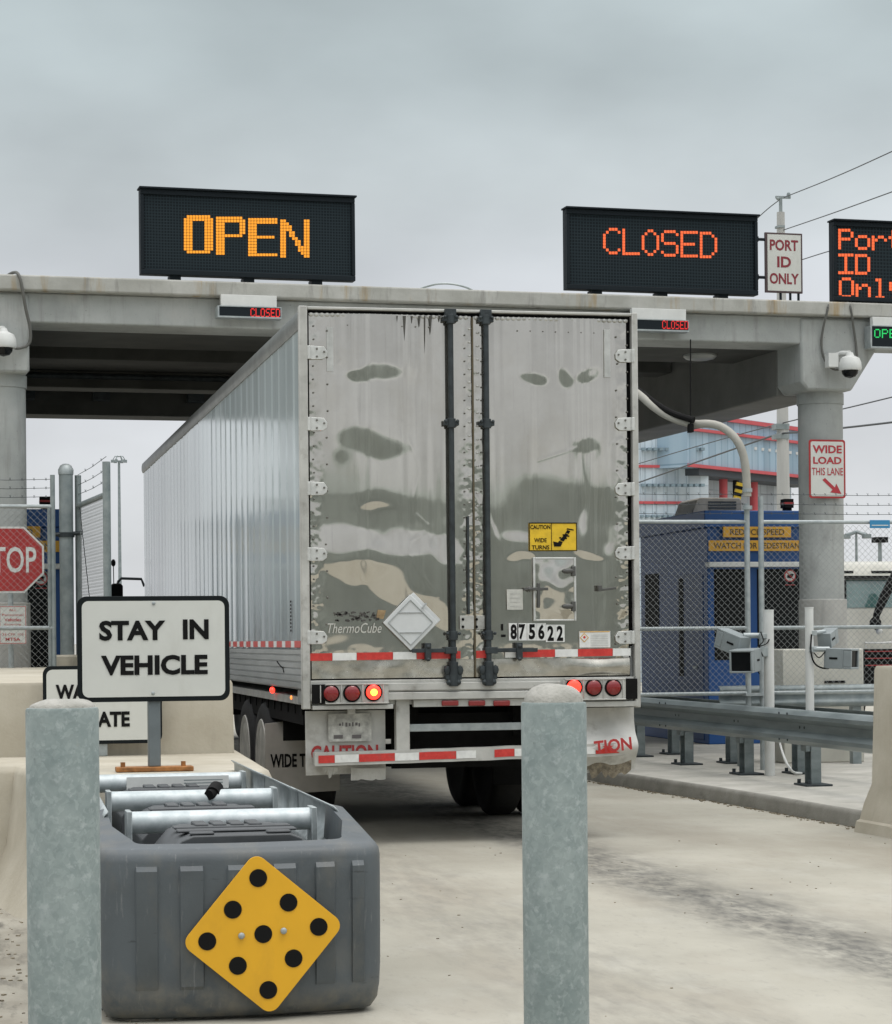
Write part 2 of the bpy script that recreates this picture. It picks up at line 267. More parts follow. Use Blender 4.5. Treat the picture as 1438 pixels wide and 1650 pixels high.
# ------------------------------------------------------------------ mesh builder
class MB:
    def __init__(s, M=None): s.v = []; s.f = []; s.M = M
    def add(s, vs, fs):
        k = len(s.v)
        for p in vs:
            p = Vector(p); s.v.append(s.M @ p if s.M else p)
        s.f += [tuple(k + i for i in f) for f in fs]; return s
    def box(s, x0, x1, y0, y1, z0, z1):
        return s.add([(x0, y0, z0), (x1, y0, z0), (x1, y1, z0), (x0, y1, z0), (x0, y0, z1), (x1, y0, z1), (x1, y1, z1), (x0, y1, z1)],
                     [(0, 3, 2, 1), (4, 5, 6, 7), (0, 1, 5, 4), (1, 2, 6, 5), (2, 3, 7, 6), (3, 0, 4, 7)])
    def obox(s, c, sx, sy, sz, rot=None):
        r = rot or Matrix.Identity(3); c = Vector(c); vs = []
        for k in (-1, 1):
            for (i, j) in ((-1, -1), (1, -1), (1, 1), (-1, 1)):
                vs.append(c + r @ Vector((i * sx / 2, j * sy / 2, k * sz / 2)))
        return s.add(vs, [(0, 3, 2, 1), (4, 5, 6, 7), (0, 1, 5, 4), (1, 2, 6, 5), (2, 3, 7, 6), (3, 0, 4, 7)])
    def cyl(s, p0, p1, r0, r1=None, n=16, caps=True):
        r1 = r0 if r1 is None else r1
        p0 = Vector(p0); p1 = Vector(p1); d = (p1 - p0).normalized()
        a = d.orthogonal().normalized(); b = d.cross(a)
        vs = []
        for i in range(n):
            t = 2 * math.pi * i / n; o = a * math.cos(t) + b * math.sin(t)
            vs.append(p0 + o * r0); vs.append(p1 + o * r1)
        fs = [(2 * i, 2 * ((i + 1) % n), 2 * ((i + 1) % n) + 1, 2 * i + 1) for i in range(n)]
        if caps: fs += [tuple(2 * i for i in range(n))[::-1], tuple(2 * i + 1 for i in range(n))]
        return s.add(vs, fs)
    def tube(s, pts, r, n=8):
        pts = [Vector(p) for p in pts]; vs = []; L = len(pts)
        up = Vector((0.13, 0.21, 0.97))
        for i, p in enumerate(pts):
            d = (pts[min(i + 1, L - 1)] - pts[max(i - 1, 0)]).normalized()
            a = d.cross(up)
            if a.length < 1e-3: a = d.orthogonal()
            a.normalize(); b = d.cross(a)
            rr = r[i] if isinstance(r, (list, tuple)) else r
            for k in range(n):
                t = 2 * math.pi * k / n; vs.append(p + (a * math.cos(t) + b * math.sin(t)) * rr)
        fs = [(i * n + k, i * n + (k + 1) % n, (i + 1) * n + (k + 1) % n, (i + 1) * n + k) for i in range(L - 1) for k in range(n)]
        fs += [tuple(range(n))[::-1], tuple((L - 1) * n + k for k in range(n))]
        return s.add(vs, fs)
    def lathe(s, prof, c, n=24):
        c = Vector(c); vs = []
        for (r, z) in prof:
            for k in range(n):
                t = 2 * math.pi * k / n; vs.append(c + Vector((r * math.cos(t), r * math.sin(t), z)))
        L = len(prof)
        fs = [(i * n + k, i * n + (k + 1) % n, (i + 1) * n + (k + 1) % n, (i + 1) * n + k) for i in range(L - 1) for k in range(n)]
        fs += [tuple(range(n))[::-1], tuple((L - 1) * n + k for k in range(n))]
        return s.add(vs, fs)
    def prism(s, poly, a0, a1, axis='y'):
        """poly in (x,z) extruded along y, (y,z) along x, or (x,y) along z"""
        def q(u, v, a): return (u, a, v) if axis == 'y' else ((a, u, v) if axis == 'x' else (u, v, a))
        n = len(poly); vs = [q(u, v, a0) for u, v in poly] + [q(u, v, a1) for u, v in poly]
        fs = [tuple(range(n)), tuple(range(n, 2 * n))[::-1]] + [(i, n + i, n + (i + 1) % n, (i + 1) % n) for i in range(n)]
        return s.add(vs, fs)
    def sphere(s, c, r, n=12, sq=(1, 1, 1)):
        c = Vector(c); vs = []; rows = n // 2
        for i in range(rows + 1):
            a = math.pi * i / rows
            for k in range(n):
                t = 2 * math.pi * k / n
                vs.append(c + Vector((r * sq[0] * math.sin(a) * math.cos(t), r * sq[1] * math.sin(a) * math.sin(t), r * sq[2] * math.cos(a))))
        fs = [(i * n + k, i * n + (k + 1) % n, (i + 1) * n + (k + 1) % n, (i + 1) * n + k) for i in range(rows) for k in range(n)]
        return s.add(vs, fs)
OFF = {}
def mk(name, mb, material, parent=None, bev=0.0, smooth=35, loc=None):
    me = bpy.data.meshes.new(name)
    off = Vector(OFF.get(parent.name, (0, 0, 0))) if parent else Vector(loc or (0, 0, 0))
    me.from_pydata([tuple(p - off) for p in mb.v], [], mb.f); me.update()
    bm = bmesh.new(); bm.from_mesh(me)
    bmesh.ops.remove_doubles(bm, verts=bm.verts, dist=1e-6)
    bmesh.ops.recalc_face_normals(bm, faces=bm.faces)
    bm.to_mesh(me); bm.free()
    if smooth:
        me.shade_smooth(); me.set_sharp_from_angle(angle=R(smooth))
    me.materials.append(material)
    o = bpy.data.objects.new(name, me); COL.objects.link(o)
    if parent: o.parent = parent
    else: o.location = off
    OFF[o.name] = off
    if bev:
        b = o.modifiers.new('bevel', 'BEVEL'); b.width = bev; b.segments = 2; b.limit_method = 'ANGLE'; b.angle_limit = R(40)
    return o
def tag(o, label=None, cat=None, group=None, kind=None):
    if label: o['label'] = label
    if cat: o['category'] = cat
    if group: o['group'] = group
    if kind: o['kind'] = kind
    return o
def thing(name, label, cat, loc, group=None):
    o = bpy.data.objects.new(name, None); COL.objects.link(o); o.empty_display_size = .2
    o.location = Vector(loc); OFF[o.name] = Vector(loc)
    return tag(o, label, cat, group)
def copy_tree(o, parent=None):
    c = o.copy(); COL.objects.link(c)
    if parent: c.parent = parent
    for ch in list(o.children): copy_tree(ch, c)
    return c
def text_mb(s, origin, width, height, xdir=(1, 0, 0), ydir=(0, 0, 1), bold=0.0, depth=0.002, spacing=1.0, align='C', slant=0.0):
    """flat lettering fitted into width x height (capital height), centred on origin, standing depth proud"""
    cu = bpy.data.curves.new('t', 'FONT'); cu.body = s; cu.size = 1; cu.offset = bold; cu.space_character = spacing; cu.resolution_u = 3
    cu.shear = slant
    ob = bpy.data.objects.new('t', cu); COL.objects.link(ob)
    dg = bpy.context.evaluated_depsgraph_get(); me = bpy.data.meshes.new_from_object(ob.evaluated_get(dg))
    bpy.data.objects.remove(ob); bpy.data.curves.remove(cu)
    xs = [v.co.x for v in me.vertices]; ys = [v.co.y for v in me.vertices]
    x0, x1, y0, y1 = min(xs), max(xs), min(ys), max(ys)
    sx = width / (x1 - x0) if width else height / (y1 - y0)
    sy = height / (y1 - y0)
    X = Vector(xdir).normalized(); Y = Vector(ydir).normalized(); N = X.cross(Y)
    mb = MB(); o = Vector(origin)
    n = len(me.vertices)
    def q(co, z): return o + X * ((co.x - (x0 + x1) / 2) * sx) + Y * ((co.y - (y0 + y1) / 2) * sy) + N * z
    vs = [q(v.co, depth) for v in me.vertices]
    mb.v = vs; mb.f = [tuple(p.vertices) for p in me.polygons]
    bpy.data.meshes.remove(me)
    return mb
def text(name, s, origin, width, height, material, parent, **k):
    mb = text_mb(s, origin, width, height, **k)
    me = bpy.data.meshes.new(name); off = OFF[parent.name]
    me.from_pydata([tuple(p - off) for p in mb.v], [], mb.f); me.update(); me.materials.append(material)
    o = bpy.data.objects.new(name, me); COL.objects.link(o); o.parent = parent; OFF[o.name] = off
    return o
def rrect(w, h, r, n=6):
    pts = []
    for cxs, cys, a0 in ((1, 1, 0), (-1, 1, 90), (-1, -1, 180), (1, -1, 270)):
        for i in range(n + 1):
            a = R(a0 + 90 * i / n); pts.append((cxs * (w / 2 - r) + r * math.cos(a), cys * (h / 2 - r) + r * math.sin(a)))
    return pts
def plate(mb, c, poly, xdir, ydir, t):
    """flat plate of outline poly, front face at c, thickness t away from the viewer"""
    X = Vector(xdir).normalized(); Y = Vector(ydir).normalized(); N = X.cross(Y); c = Vector(c); n = len(poly)
    vs = [c + X * u + Y * v for u, v in poly] + [c + X * u + Y * v - N * t for u, v in poly]
    return mb.add(vs, [tuple(range(n)), tuple(range(n, 2 * n))[::-1]] + [(i, n + i, n + (i + 1) % n, (i + 1) % n) for i in range(n)])
ZU = Vector((0, 0, 1))

# ------------------------------------------------------------------ ground
g = MB(); g.add([(-900, -900, -.03), (900, -900, -.03), (900, 2500, -.03), (-900, 2500, -.03)], [(0, 1, 2, 3)])
asph = mat('far_ground', (0.30, 0.29, 0.26), 0.9, 0, var=.15, scale=.05)
tag(mk('ground', g, asph), kind='structure')
g = MB(); g.add([(-40, -60, 0), (60, -60, 0), (60, 90, 0), (-40, 90, 0)], [(0, 1, 2, 3)])
tag(mk('road', g, road_m), kind='structure')
# traffic island with kerb right of the lane
kl = [PZ(1500, 1354, 0), PZ(1365, 1331, 0), PZ(1187, 1298, 0), PZ(1060, 1277, 0), PZ(975, 1263, 0)]
kl = [(p.x, p.y) for p in kl]
kl = [(7.28, 14.0)] + kl[1:] + [(6.75, 45)]
g = MB()
def kerb_prof(pt): return [(pt[0] + .045, pt[1], .0), (pt[0] + .045, pt[1], .08), (pt[0] + .045, pt[1], .137), (pt[0] + .18, pt[1], .142)]
sub = []
for i in range(len(kl) - 1):
    for k in range(12):
        t = k / 12; sub.append((kl[i][0] * (1 - t) + kl[i + 1][0] * t, kl[i][1] * (1 - t) + kl[i + 1][1] * t))
sub.append(kl[-1])
vs = []
for j, p in enumerate(sub):
    wob = .010 * noise.noise(Vector((p[0], p[1] * 2.3, 0)))
    vs += [(a + wob, b, c) for a, b, c in kerb_prof(p)] + [(13.6, p[1], .145)]
fs = [(i * 5 + k, i * 5 + k + 1, (i + 1) * 5 + k + 1, (i + 1) * 5 + k) for i in range(len(sub) - 1) for k in range(4)]
g.add(vs, fs)
tag(mk('traffic_island', g, kerb_c, smooth=50), kind='structure')
kerb_f = mat('shaded_kerb_face', (0.20, 0.193, 0.168), 0.9, 0, scale=3, col2=(0.28, 0.27, 0.238), bump=.2, bscale=50, detail=9)  # lane-side shade painted in as darker concrete, blotchy stains layered over it
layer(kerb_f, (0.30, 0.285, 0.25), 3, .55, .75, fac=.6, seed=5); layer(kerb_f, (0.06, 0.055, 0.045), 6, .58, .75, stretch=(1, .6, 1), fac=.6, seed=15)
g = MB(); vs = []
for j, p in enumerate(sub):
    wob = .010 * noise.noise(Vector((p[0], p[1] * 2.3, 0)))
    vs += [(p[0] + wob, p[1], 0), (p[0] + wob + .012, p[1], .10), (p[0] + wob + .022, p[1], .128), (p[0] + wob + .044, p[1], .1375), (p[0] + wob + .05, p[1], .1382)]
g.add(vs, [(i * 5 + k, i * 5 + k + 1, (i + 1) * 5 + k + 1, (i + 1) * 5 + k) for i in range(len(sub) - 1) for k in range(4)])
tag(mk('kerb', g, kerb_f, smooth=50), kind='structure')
# grit along the kerb foot
g = MB()
for i in range(700):
    t = random.random() ** .8; j = min(int(t * (len(sub) - 1)), len(sub) - 2); p = sub[j]
    x = p[0] - abs(random.gauss(0, .05)) - .004; y = p[1] + random.uniform(0, .5); r = random.uniform(.003, .010)
    g.obox((x, y, r * .4), r * 2, r * 2.2, r, Matrix.Rotation(random.random() * 3, 3, 'Z'))
for i in range(110):
    x = random.uniform(1.9, 7); y = random.uniform(5, 17); r = random.uniform(.002, .005)
    g.obox((x, y, r * .4), r * 2, r * 3, r, Matrix.Rotation(random.random() * 3, 3, 'Z'))
for i in range(260):
    x = random.gauss(.25, .25); y = random.uniform(8, 14.2); r = random.uniform(.002, .007)
    g.obox((x, y, r * .4), r * 2, r * 3, r, Matrix.Rotation(random.random() * 3, 3, 'Z'))
tag(mk('grit', g, dust, smooth=0), kind='stuff', label='loose grit and dirt scattered along the kerb and road edges', cat='grit')
# unseen bank added behind the camera to give the trailer doors dark reflections
bank = mat('reflection_bank_grey', (0.25, 0.28, 0.265), 0.9, 0, var=.2, scale=.15)
g = MB(); n = 240; vs = []
for i in range(n + 1):
    x = -120 + i; h = 8.7 + .8 * noise.noise(Vector((x * .06, 0, 0))) + .35 * noise.noise(Vector((x * .3, 3, 0))) + .08 * noise.noise(Vector((x * 1.3, 9, 0)))
    for k, (dy, hz) in enumerate(((0, -.02), (1.2, .5), (2.0, .85), (5, 1.0), (12, .95), (14, -.02))):
        vs.append((x, -62 - dy + noise.noise(Vector((x * .4, k, 5))) * .8, h * hz))
g.add(vs, [(i * 6 + k, i * 6 + k + 1, (i + 1) * 6 + k + 1, (i + 1) * 6 + k) for i in range(n) for k in range(5)])
tag(mk('reflection_bank', g, bank), kind='structure')
# ================================================================== semi trailer truck
def mk2(name, pairs, parent=None, bev=0, smooth=35, loc=None):
    """one mesh object from several builders, each with its own material"""
    allm = MB(); idx = []
    for k, (b, mt_) in enumerate(pairs):
        n0 = len(allm.v); allm.v += b.v; allm.f += [tuple(n0 + i for i in f) for f in b.f]; idx += [k] * len(b.f)
    me = bpy.data.meshes.new(name)
    off = Vector(OFF.get(parent.name, (0, 0, 0))) if parent else Vector(loc or (0, 0, 0))
    me.from_pydata([tuple(p - off) for p in allm.v], [], allm.f); me.update()
    for i, p in enumerate(me.polygons): p.material_index = idx[i]
    bm = bmesh.new(); bm.from_mesh(me); bmesh.ops.recalc_face_normals(bm, faces=bm.faces); bm.to_mesh(me); bm.free()
    for b, mt_ in pairs: me.materials.append(mt_)
    if smooth: me.shade_smooth(); me.set_sharp_from_angle(angle=R(smooth))
    o = bpy.data.objects.new(name, me); COL.objects.link(o)
    if parent: o.parent = parent
    else: o.location = off
    OFF[o.name] = off
    if bev:
        b = o.modifiers.new('bevel', 'BEVEL'); b.width = bev; b.segments = 2; b.limit_method = 'ANGLE'; b.angle_limit = R(40)
    return o
RY = 2.59 / (PY(1026, 800, 1).x - PY(489, 800, 1).x)
def T(px, py, off=0.0): return PY(px, py, RY - off)
LX = T(489, 800).x; RX = T(1026, 800).x
TOP = T(489, 493).z
FEND = PX(231, 745, LX).y            # front wall of the trailer
ZD0 = T(760, 1091).z; ZD1 = T(760, 509.5).z   # door bottom, top
def TZ(py, px=760): return T(px, py).z
def TX(px, py=800): return T(px, py).x
print('trailer', RY, LX, RX, TOP, FEND, ZD0, ZD1)
trk = thing('semi_truck', 'long trailer truck with dented polished metal rear doors, driving in under the canopy', 'truck', ((LX + RX) / 2, RY, 0))
# --- side sheets
def side_sheet(X, sgn):
    b = MB(); z0 = TZ(1046, 489); z1 = TOP - .16; pw = .415
    ys = []; hs = []
    y = RY + .04; rnd = random.Random(5)
    while y < FEND - .02:
        y2 = min(y + pw, FEND - .02); A = rnd.uniform(-.0015, .002); tl = rnd.uniform(-.0032, .0032) if y > RY + 3.2 else rnd.uniform(-.0012, .0012)
        if y < RY + 3.2: A *= .2
        for (t, d) in ((0, .004), (.05, .004), (.062, 0)): ys.append(y + (y2 - y) * t); hs.append(d)
        for k in range(1, 9):
            t = .065 + .935 * k / 9; ys.append(y + (y2 - y) * t); hs.append(A * math.sin(math.pi * (t - .065) / .935) + tl * (t - .5))
        y = y2
    nz_ = 40; vs = []
    for a, h in zip(ys, hs):
        for k in range(nz_ + 1):
            z = z0 + (z1 - z0) * k / nz_
            hh = h + .0016 * noise.noise(Vector((a * 1.1, z * .7, 2))) + .0006 * noise.noise(Vector((a * 2.7, z * 1.3, 7)))
            vs.append((X - sgn * hh, a, z))
    L = len(ys)
    b.add(vs, [(i * (nz_ + 1) + k, (i + 1) * (nz_ + 1) + k, (i + 1) * (nz_ + 1) + k + 1, i * (nz_ + 1) + k + 1) for i in range(L - 1) for k in range(nz_)])
    return b
mk('side_panel', side_sheet(LX, 1), side_m, trk, smooth=12)
mk('side_panel', side_sheet(RX, -1), side_m, trk, smooth=12)
b = MB(); b.box(LX + .02, RX - .02, FEND - .04, FEND, 1.1, TOP - .02); mk('front_panel', b, side_m, trk)
b = MB(); b.box(LX + .02, RX - .02, RY + .06, FEND - .04, TOP - .045, TOP - .015); b.box(LX + .02, RX - .02, RY + .06, FEND - .04, 1.06, 1.12)
mk('roof', b, alu_d, trk)
topm = mat('top_rail_metal', (0.20, 0.21, 0.205), 0.4, .6, var=.2, scale=3)
for X, s in ((LX, 1), (RX, -1)):
    b = MB(); prof = [(X + s * .03, TOP - .005), (X - s * .012, TOP - .03), (X - s * .022, TOP - .07), (X - s * .022, TOP - .125), (X - s * .008, TOP - .16), (X + s * .03, TOP - .16)]
    b.prism(prof, RY + .045, FEND + .01, 'y'); mk('top_rail', b, topm, trk)
    zr = TZ(1046, 489); zb_ = TZ(1112, 489)
    b = MB(); pr = [(X + s * .05, zr)]; nst = 6
    for k in range(nst):
        za = zr - (zr - zb_) * k / nst; zc = zr - (zr - zb_) * (k + .78) / nst; zd = zr - (zr - zb_) * (k + 1) / nst
        pr += [(X - s * .016, za - .004), (X - s * .016, zc), (X - s * .006, zc - .004), (X - s * .006, zd)]
    pr += [(X + s * .05, zb_)]
    b.prism(pr, RY + .045, FEND, 'y'); mk('bottom_rail', b, rail_m, trk)
    # conspicuity tape
    t1 = MB(); t2 = MB(); y = RY + .12; i = 0
    while y < FEND - .4:
        (t1 if i % 2 == 0 else t2).box(X - s * .012 - (.004 if s > 0 else 0), X - s * .012 + (0 if s > 0 else .004), y, y + (.30 if i % 2 == 0 else .18), zr + .012, zr + .062); y += .31 if i % 2 == 0 else .19; i += 1
    mk2('reflective_tape', [(t1, tape_r), (t2, tape_w)], trk)
# small scratch and lettering strip on the side near the rear
b = MB(); p = [PX(x, y, LX - .018) for x, y in ((447, 1066), (452, 1073), (456, 1076), (458, 1083))]; b.tube(p, .006, 5); mk('scuff', b, ink, trk)
b = MB(); [b.box(LX - .012, LX - .010, PX(472, 1020, LX).y, PX(472, 1020, LX).y + .05, 1.62 + k * .028, 1.62 + k * .028 + .016) for k in range(9)]
mk('side_lettering', b, ink, trk)
# --- rear frame
b = MB()
lpx = (TX(484), TX(500)); rpx = (TX(1018), TX(1029))
b.box(lpx[0], lpx[1] - .012, RY - .02, RY + .045, TZ(1143, 489), TOP); mk('corner_post', b, frame_m, trk, bev=.006); b = MB()
b.box(rpx[0] + .008, rpx[1], RY - .02, RY + .045, TZ(1140, 1020), TOP)
mk('corner_post', b, frame_m, trk, bev=.006)
b = MB(); b.box(lpx[1] - .012, rpx[0] + .008, RY - .015, RY + .045, ZD1 + .026, TOP - .003); mk('rear_header', b, frame_m, trk, bev=.005)
b = MB(); b.box(lpx[1] - .012, rpx[0] + .008, RY - .01, RY + .1, TZ(1113), ZD0 - .012); b.box(lpx[1] - .012, rpx[0] + .008, RY - .03, RY + .1, TZ(1126), TZ(1113) - .004)
b.box(TX(622), TX(900), RY - .022, RY - .01, TZ(1111), TZ(1099))
mk('rear_sill', b, frame_m, trk, bev=.005)
b = MB(); b.box(lpx[1] - .012, rpx[0] + .008, RY + .05, RY + .09, ZD0 - .03, ZD1 + .03); mk('door_gasket', b, void_b, trk)
# --- dented doors: the sheet is bulged so that it mirrors sky, the added bank and ground where the photo shows them
def G2(dx, dy, rx, ry, ang, p=1.0):
    c, s = math.cos(ang), math.sin(ang); u = (dx * c + dy * s) / rx; v = (-dx * s + dy * c) / ry
    return math.exp(-((u * u + v * v) ** p))
LF = [(605, 598, 46, 15, 0, 4, -.085), (662, 600, 10, 22, -.5, 1, -.05), (575, 597, 14, 8, .3, 1, -.06), (598, 712, 58, 22, .22, 4, -.05), (552, 733, 12, 12, 0, 1, -.04),
      (606, 817, 36, 8, .03, 1, -.10), (612, 818, 112, 27, .04, 4, -.030),
      (560, 870, 62, 24, -.05, 4, .065), (655, 876, 60, 24, .06, 4, .065), (722, 884, 30, 22, .1, 4, .06),
      (568, 920, 52, 17, .05, 4, -.085), (632, 942, 58, 24, .5, 4, -.075), (695, 985, 45, 18, .75, 4, -.075),
      (575, 1050, 40, 10, -.15, 4, -.03), (540, 1030, 30, 10, 0, 1, -.03), (690, 1030, 24, 12, .3, 1, .05)]
RF = [(861, 606, 22, 10, .35, 4, -.085), (912, 612, 11, 16, -.15, 4, -.085), (950, 604, 27, 11, -.3, 4, -.085), (957, 600, 9, 4, -.3, 1, .05),
      (945, 717, 22, 12, 0, 4, -.045), (968, 722, 6, 18, 0, 1, -.04), (932, 726, 5, 12, .3, 1, -.04), (944, 750, 3.5, 26, .05, 1, -.035),
      (896, 812, 78, 46, .10, 3, -.030), (975, 812, 40, 24, .1, 3, -.022),
      (942, 836, 7, 26, .12, 2, .06), (836, 864, 25, 8, .15, 2, .055), (797, 848, 4, 22, -.4, 2, .05),
      (835, 894, 24, 8, -.12, 4, -.10), (948, 893, 30, 7, .05, 4, -.095), (1000, 860, 12, 20, .3, 1, .05), (985, 880, 8, 10, 0, 1, .05), (1000, 950, 10, 30, .1, 1, -.04),
      (970, 1010, 6, 40, .1, 1, .04), (830, 1010, 20, 12, 0, 1, .06), (850, 1045, 30, 8, 0, 1, -.05), (905, 900, 30, 3, 0, 1, -.03)]
CREASE = [[(649, 680), (655, 700), (672, 738), (676, 760), (668, 800), (668, 826), (690, 846)], [(684, 858), (662, 872), (657, 886), (668, 908), (692, 942), (708, 960)], [(868, 742), (905, 730), (930, 722)], [(1003, 706), (984, 716), (977, 745), (981, 785)], [(545, 570), (551, 578), (547, 585)], [(955, 985), (970, 960), (985, 940)]]
def door_sheet(pa, pb, feats):
    xa, xb = TX(pa), TX(pb); nx, nzv = 150, 300; vs = []; crease = CREASE
    zk = TZ(1062); zs = [zk + (ZD1 - zk) * k / nzv for k in range(nzv + 1)]; dz = zs[1] - zs[0]
    cols = []
    for i in range(nx + 1):
        x = xa + (xb - xa) * i / nx; d = min(x - xa, xb - x)
        win = min(1, max(0, (d - .015) / .10)); win = win * win * (3 - 2 * win)
        h = 0; col = []
        for k, z in enumerate(zs):
            px, py = proj((x, RY, z)); ev = (z - HC) / 17.2
            lo = max(0, min(1, (2.75 - z) / .3)); de = .004 * noise.noise(Vector((x * 1.6, z * 1.5, 3))) + .0012 * noise.noise(Vector((x * 3.5, z * 4, 8))) + lo * (.024 * noise.noise(Vector((x * 1.5, z * 5, 13))) + .014 * noise.noise(Vector((x * 3.2, z * 9, 23))))
            wpx = px + 14 * noise.noise(Vector((x * 4, z * 4, 1))) + 2.5 * noise.noise(Vector((x * 12, z * 12, 3))); wpy = py + 11 * noise.noise(Vector((x * 3.6, z * 4, 5))) + 2 * noise.noise(Vector((x * 11, z * 12, 9)))
            for (fx, fy, rx, ry, an, pw, am) in feats:
                ddx, ddy = wpx - fx, wpy - fy
                if abs(ddx) < 3.0 * max(rx, ry) and abs(ddy) < 3.0 * max(rx, ry): de += am * G2(ddx, ddy, rx, ry, an, pw)
            zwin = min(1, (z - zk) / .06, (ZD1 - z) / .1)
            h += -de * .5 * dz * win * max(0, zwin)
            e = max(0, 1 - d / .12) + max(0, 1 - (z - zk) / .12) * .25 + max(0, 1 - (ZD1 - z) / .04) * .4
            lowz = .45 + .75 * max(0, min(1, (3.2 - z) / 1.2))
            r = e * lowz * (.0036 * noise.noise(Vector((x * 15, z * 11, 4))) + .0011 * noise.noise(Vector((x * 38, z * 30, 6))))
            cl = 0
            for pl in crease:
                for (ax, ay), (bx, by) in zip(pl[:-1], pl[1:]):
                    if min(ax, bx) - 8 < px < max(ax, bx) + 8 and min(ay, by) - 8 < py < max(ay, by) + 8:
                        L2 = (bx - ax) ** 2 + (by - ay) ** 2; t_ = max(0, min(1, ((px - ax) * (bx - ax) + (py - ay) * (by - ay)) / L2)); dd_ = math.hypot(px - ax - t_ * (bx - ax), py - ay - t_ * (by - ay)); cl = max(cl, math.exp(-(dd_ / 2.6) ** 2))
            col.append(h + r + .0003 * cl)
        cols.append(col)
    b = MB(); vs = []
    for i in range(nx + 1):
        x = xa + (xb - xa) * i / nx
        for k, z in enumerate(zs): vs.append((x, RY + .012 - cols[i][k], z))
    b.add(vs, [(i * (nzv + 1) + k, (i + 1) * (nzv + 1) + k, (i + 1) * (nzv + 1) + k + 1, i * (nzv + 1) + k + 1) for i in range(nx) for k in range(nzv)])
    return b
def rivets(b, pts, r=.008):
    for px, py in pts:
        c = T(px, py, -.004); b.sphere((c.x, c.y - .004, c.z), r, 8, (1, .9, 1))
dl = mk('rear_door', door_sheet(500.5, 762, LF), alu, trk, smooth=60)
dr = mk('rear_door', door_sheet(765.5, 1012, RF), alu, trk, smooth=60)
riv_m = mat('rivet_heads', (0.16, 0.155, 0.14), .5, .4)
rr = random.Random(3)
for d, xs, y0, y1, dx_ in ((dl, (506, 527), 525, 1040, 1), (dr, (1011, 994), 535, 1035, 1)):
    b = MB(); y = y0
    while y < y1:
        rivets(b, [(xs[0] + rr.uniform(-1, 1), y)], .007)
        if int(y / 21) % 2: rivets(b, [(xs[1] + rr.uniform(-1.5, 1.5), y + 8)], .008)
        y += 21.5
    if d is dl: rivets(b, [(560 + 22 * k, 524 + .5 * k) for k in range(7)], .006); rivets(b, [(749, 540 + 21 * k) for k in range(24)], .007)
    else: rivets(b, [(834 + 20.5 * k, 533 + .6 * k) for k in range(7)], .006); rivets(b, [(776, 540 + 21 * k) for k in range(24)], .007)
    mk('rivets', b, riv_m, d)
# scalloped stitched edge along the door tops and seam
scal = mat('scalloped_edge', (0.55, 0.55, 0.52), .4, .5, var=.2, scale=20)
for d, pa, pb in ((dl, 502, 760), (dr, 768, 1012)):
    b = MB(); x = pa
    while x < pb: c = T(x, 506.2 + (x - 500) * .0215, .0); b.sphere((c.x, RY + .006, c.z), .019, 8, (1, .3, .8)); x += 8.6
    y = 530
    while y < 1000:
        c = T(757.5 if d is dl else 770.5, y + (0 if d is dl else 6)); b.sphere((c.x, RY + .006, c.z), .015, 8, (.9, .3, .5)); y += 21.5
    mk('edge_crimps', b, alu_d, d)
# dark water streaks at the top of the left door are stains of the sheet; hinges
kick = mat('worn_kick_panel', (0.36, 0.345, 0.30), 0.24, 0.75, scale=5, col2=(0.62, 0.60, 0.54), detail=8, rvar=.12)
layer(kick, (0.15, 0.14, 0.115), 9, .56, .78, stretch=(1, 1, 1.6), fac=.6, seed=4)
for d, pa, pb in ((dl, 500.5, 762), (dr, 765.5, 1013)):
    xa, xb = TX(pa), TX(pb); z0, z1 = ZD0, TZ(1062) - .001; vs = []; nx, nzv = 120, 24
    for i in range(nx + 1):
        for k in range(nzv + 1):
            x = xa + (xb - xa) * i / nx; z = z0 + (z1 - z0) * k / nzv; wv = math.sin(math.pi * k / nzv)
            bulge = .012 * max(0, noise.noise(Vector((x * 2.1, 4.2, 1)))) + (.02 * math.exp(-((x - TX(960)) / .22) ** 2) if d is dr else 0)
            vs.append((x, RY + .012 - wv * (bulge + .0035 * noise.noise(Vector((x * 8, z * 9, 3)))), z))
    b = MB(); b.add(vs, [(i * (nzv + 1) + k, (i + 1) * (nzv + 1) + k, (i + 1) * (nzv + 1) + k + 1, i * (nzv + 1) + k + 1) for i in range(nx) for k in range(nzv)])
    mk('kick_panel', b, kick, d, smooth=60)
hg = mat('hinge_metal', (0.52, 0.53, 0.51), .45, .35, scale=12, col2=(0.66, 0.67, 0.65))
def hinge(d, px, py, s):
    c = T(px, py, .010); k = s
    poly = [(-.062 * k, -.052), (.035 * k, -.050), (.066 * k, -.028), (.070 * k, .010), (.045 * k, .045), (-.062 * k, .052)]
    if s < 0: poly = poly[::-1]
    b = MB(); plate(b, c, poly, (1, 0, 0), ZU, .012)
    b.cyl((c.x - .07 * k, RY - .012, c.z - .05), (c.x - .07 * k, RY - .012, c.z + .05), .016, n=10)
    q = MB()
    for u, v in ((-.01, .028), (-.01, -.03), (.045, .006)): q.cyl((c.x + u * k, RY - .010, c.z + v), (c.x + u * k, RY - .020, c.z + v), .0085, n=8)
    mk2('hinge', [(b, hg), (q, riv_m)], d, bev=.003)
for py in (568, 683, 787, 893, 1027): hinge(dl, 513, py, 1)
for py in (576, 686, 791, 894, 1030): hinge(dr, 1006, py - 3, -1)
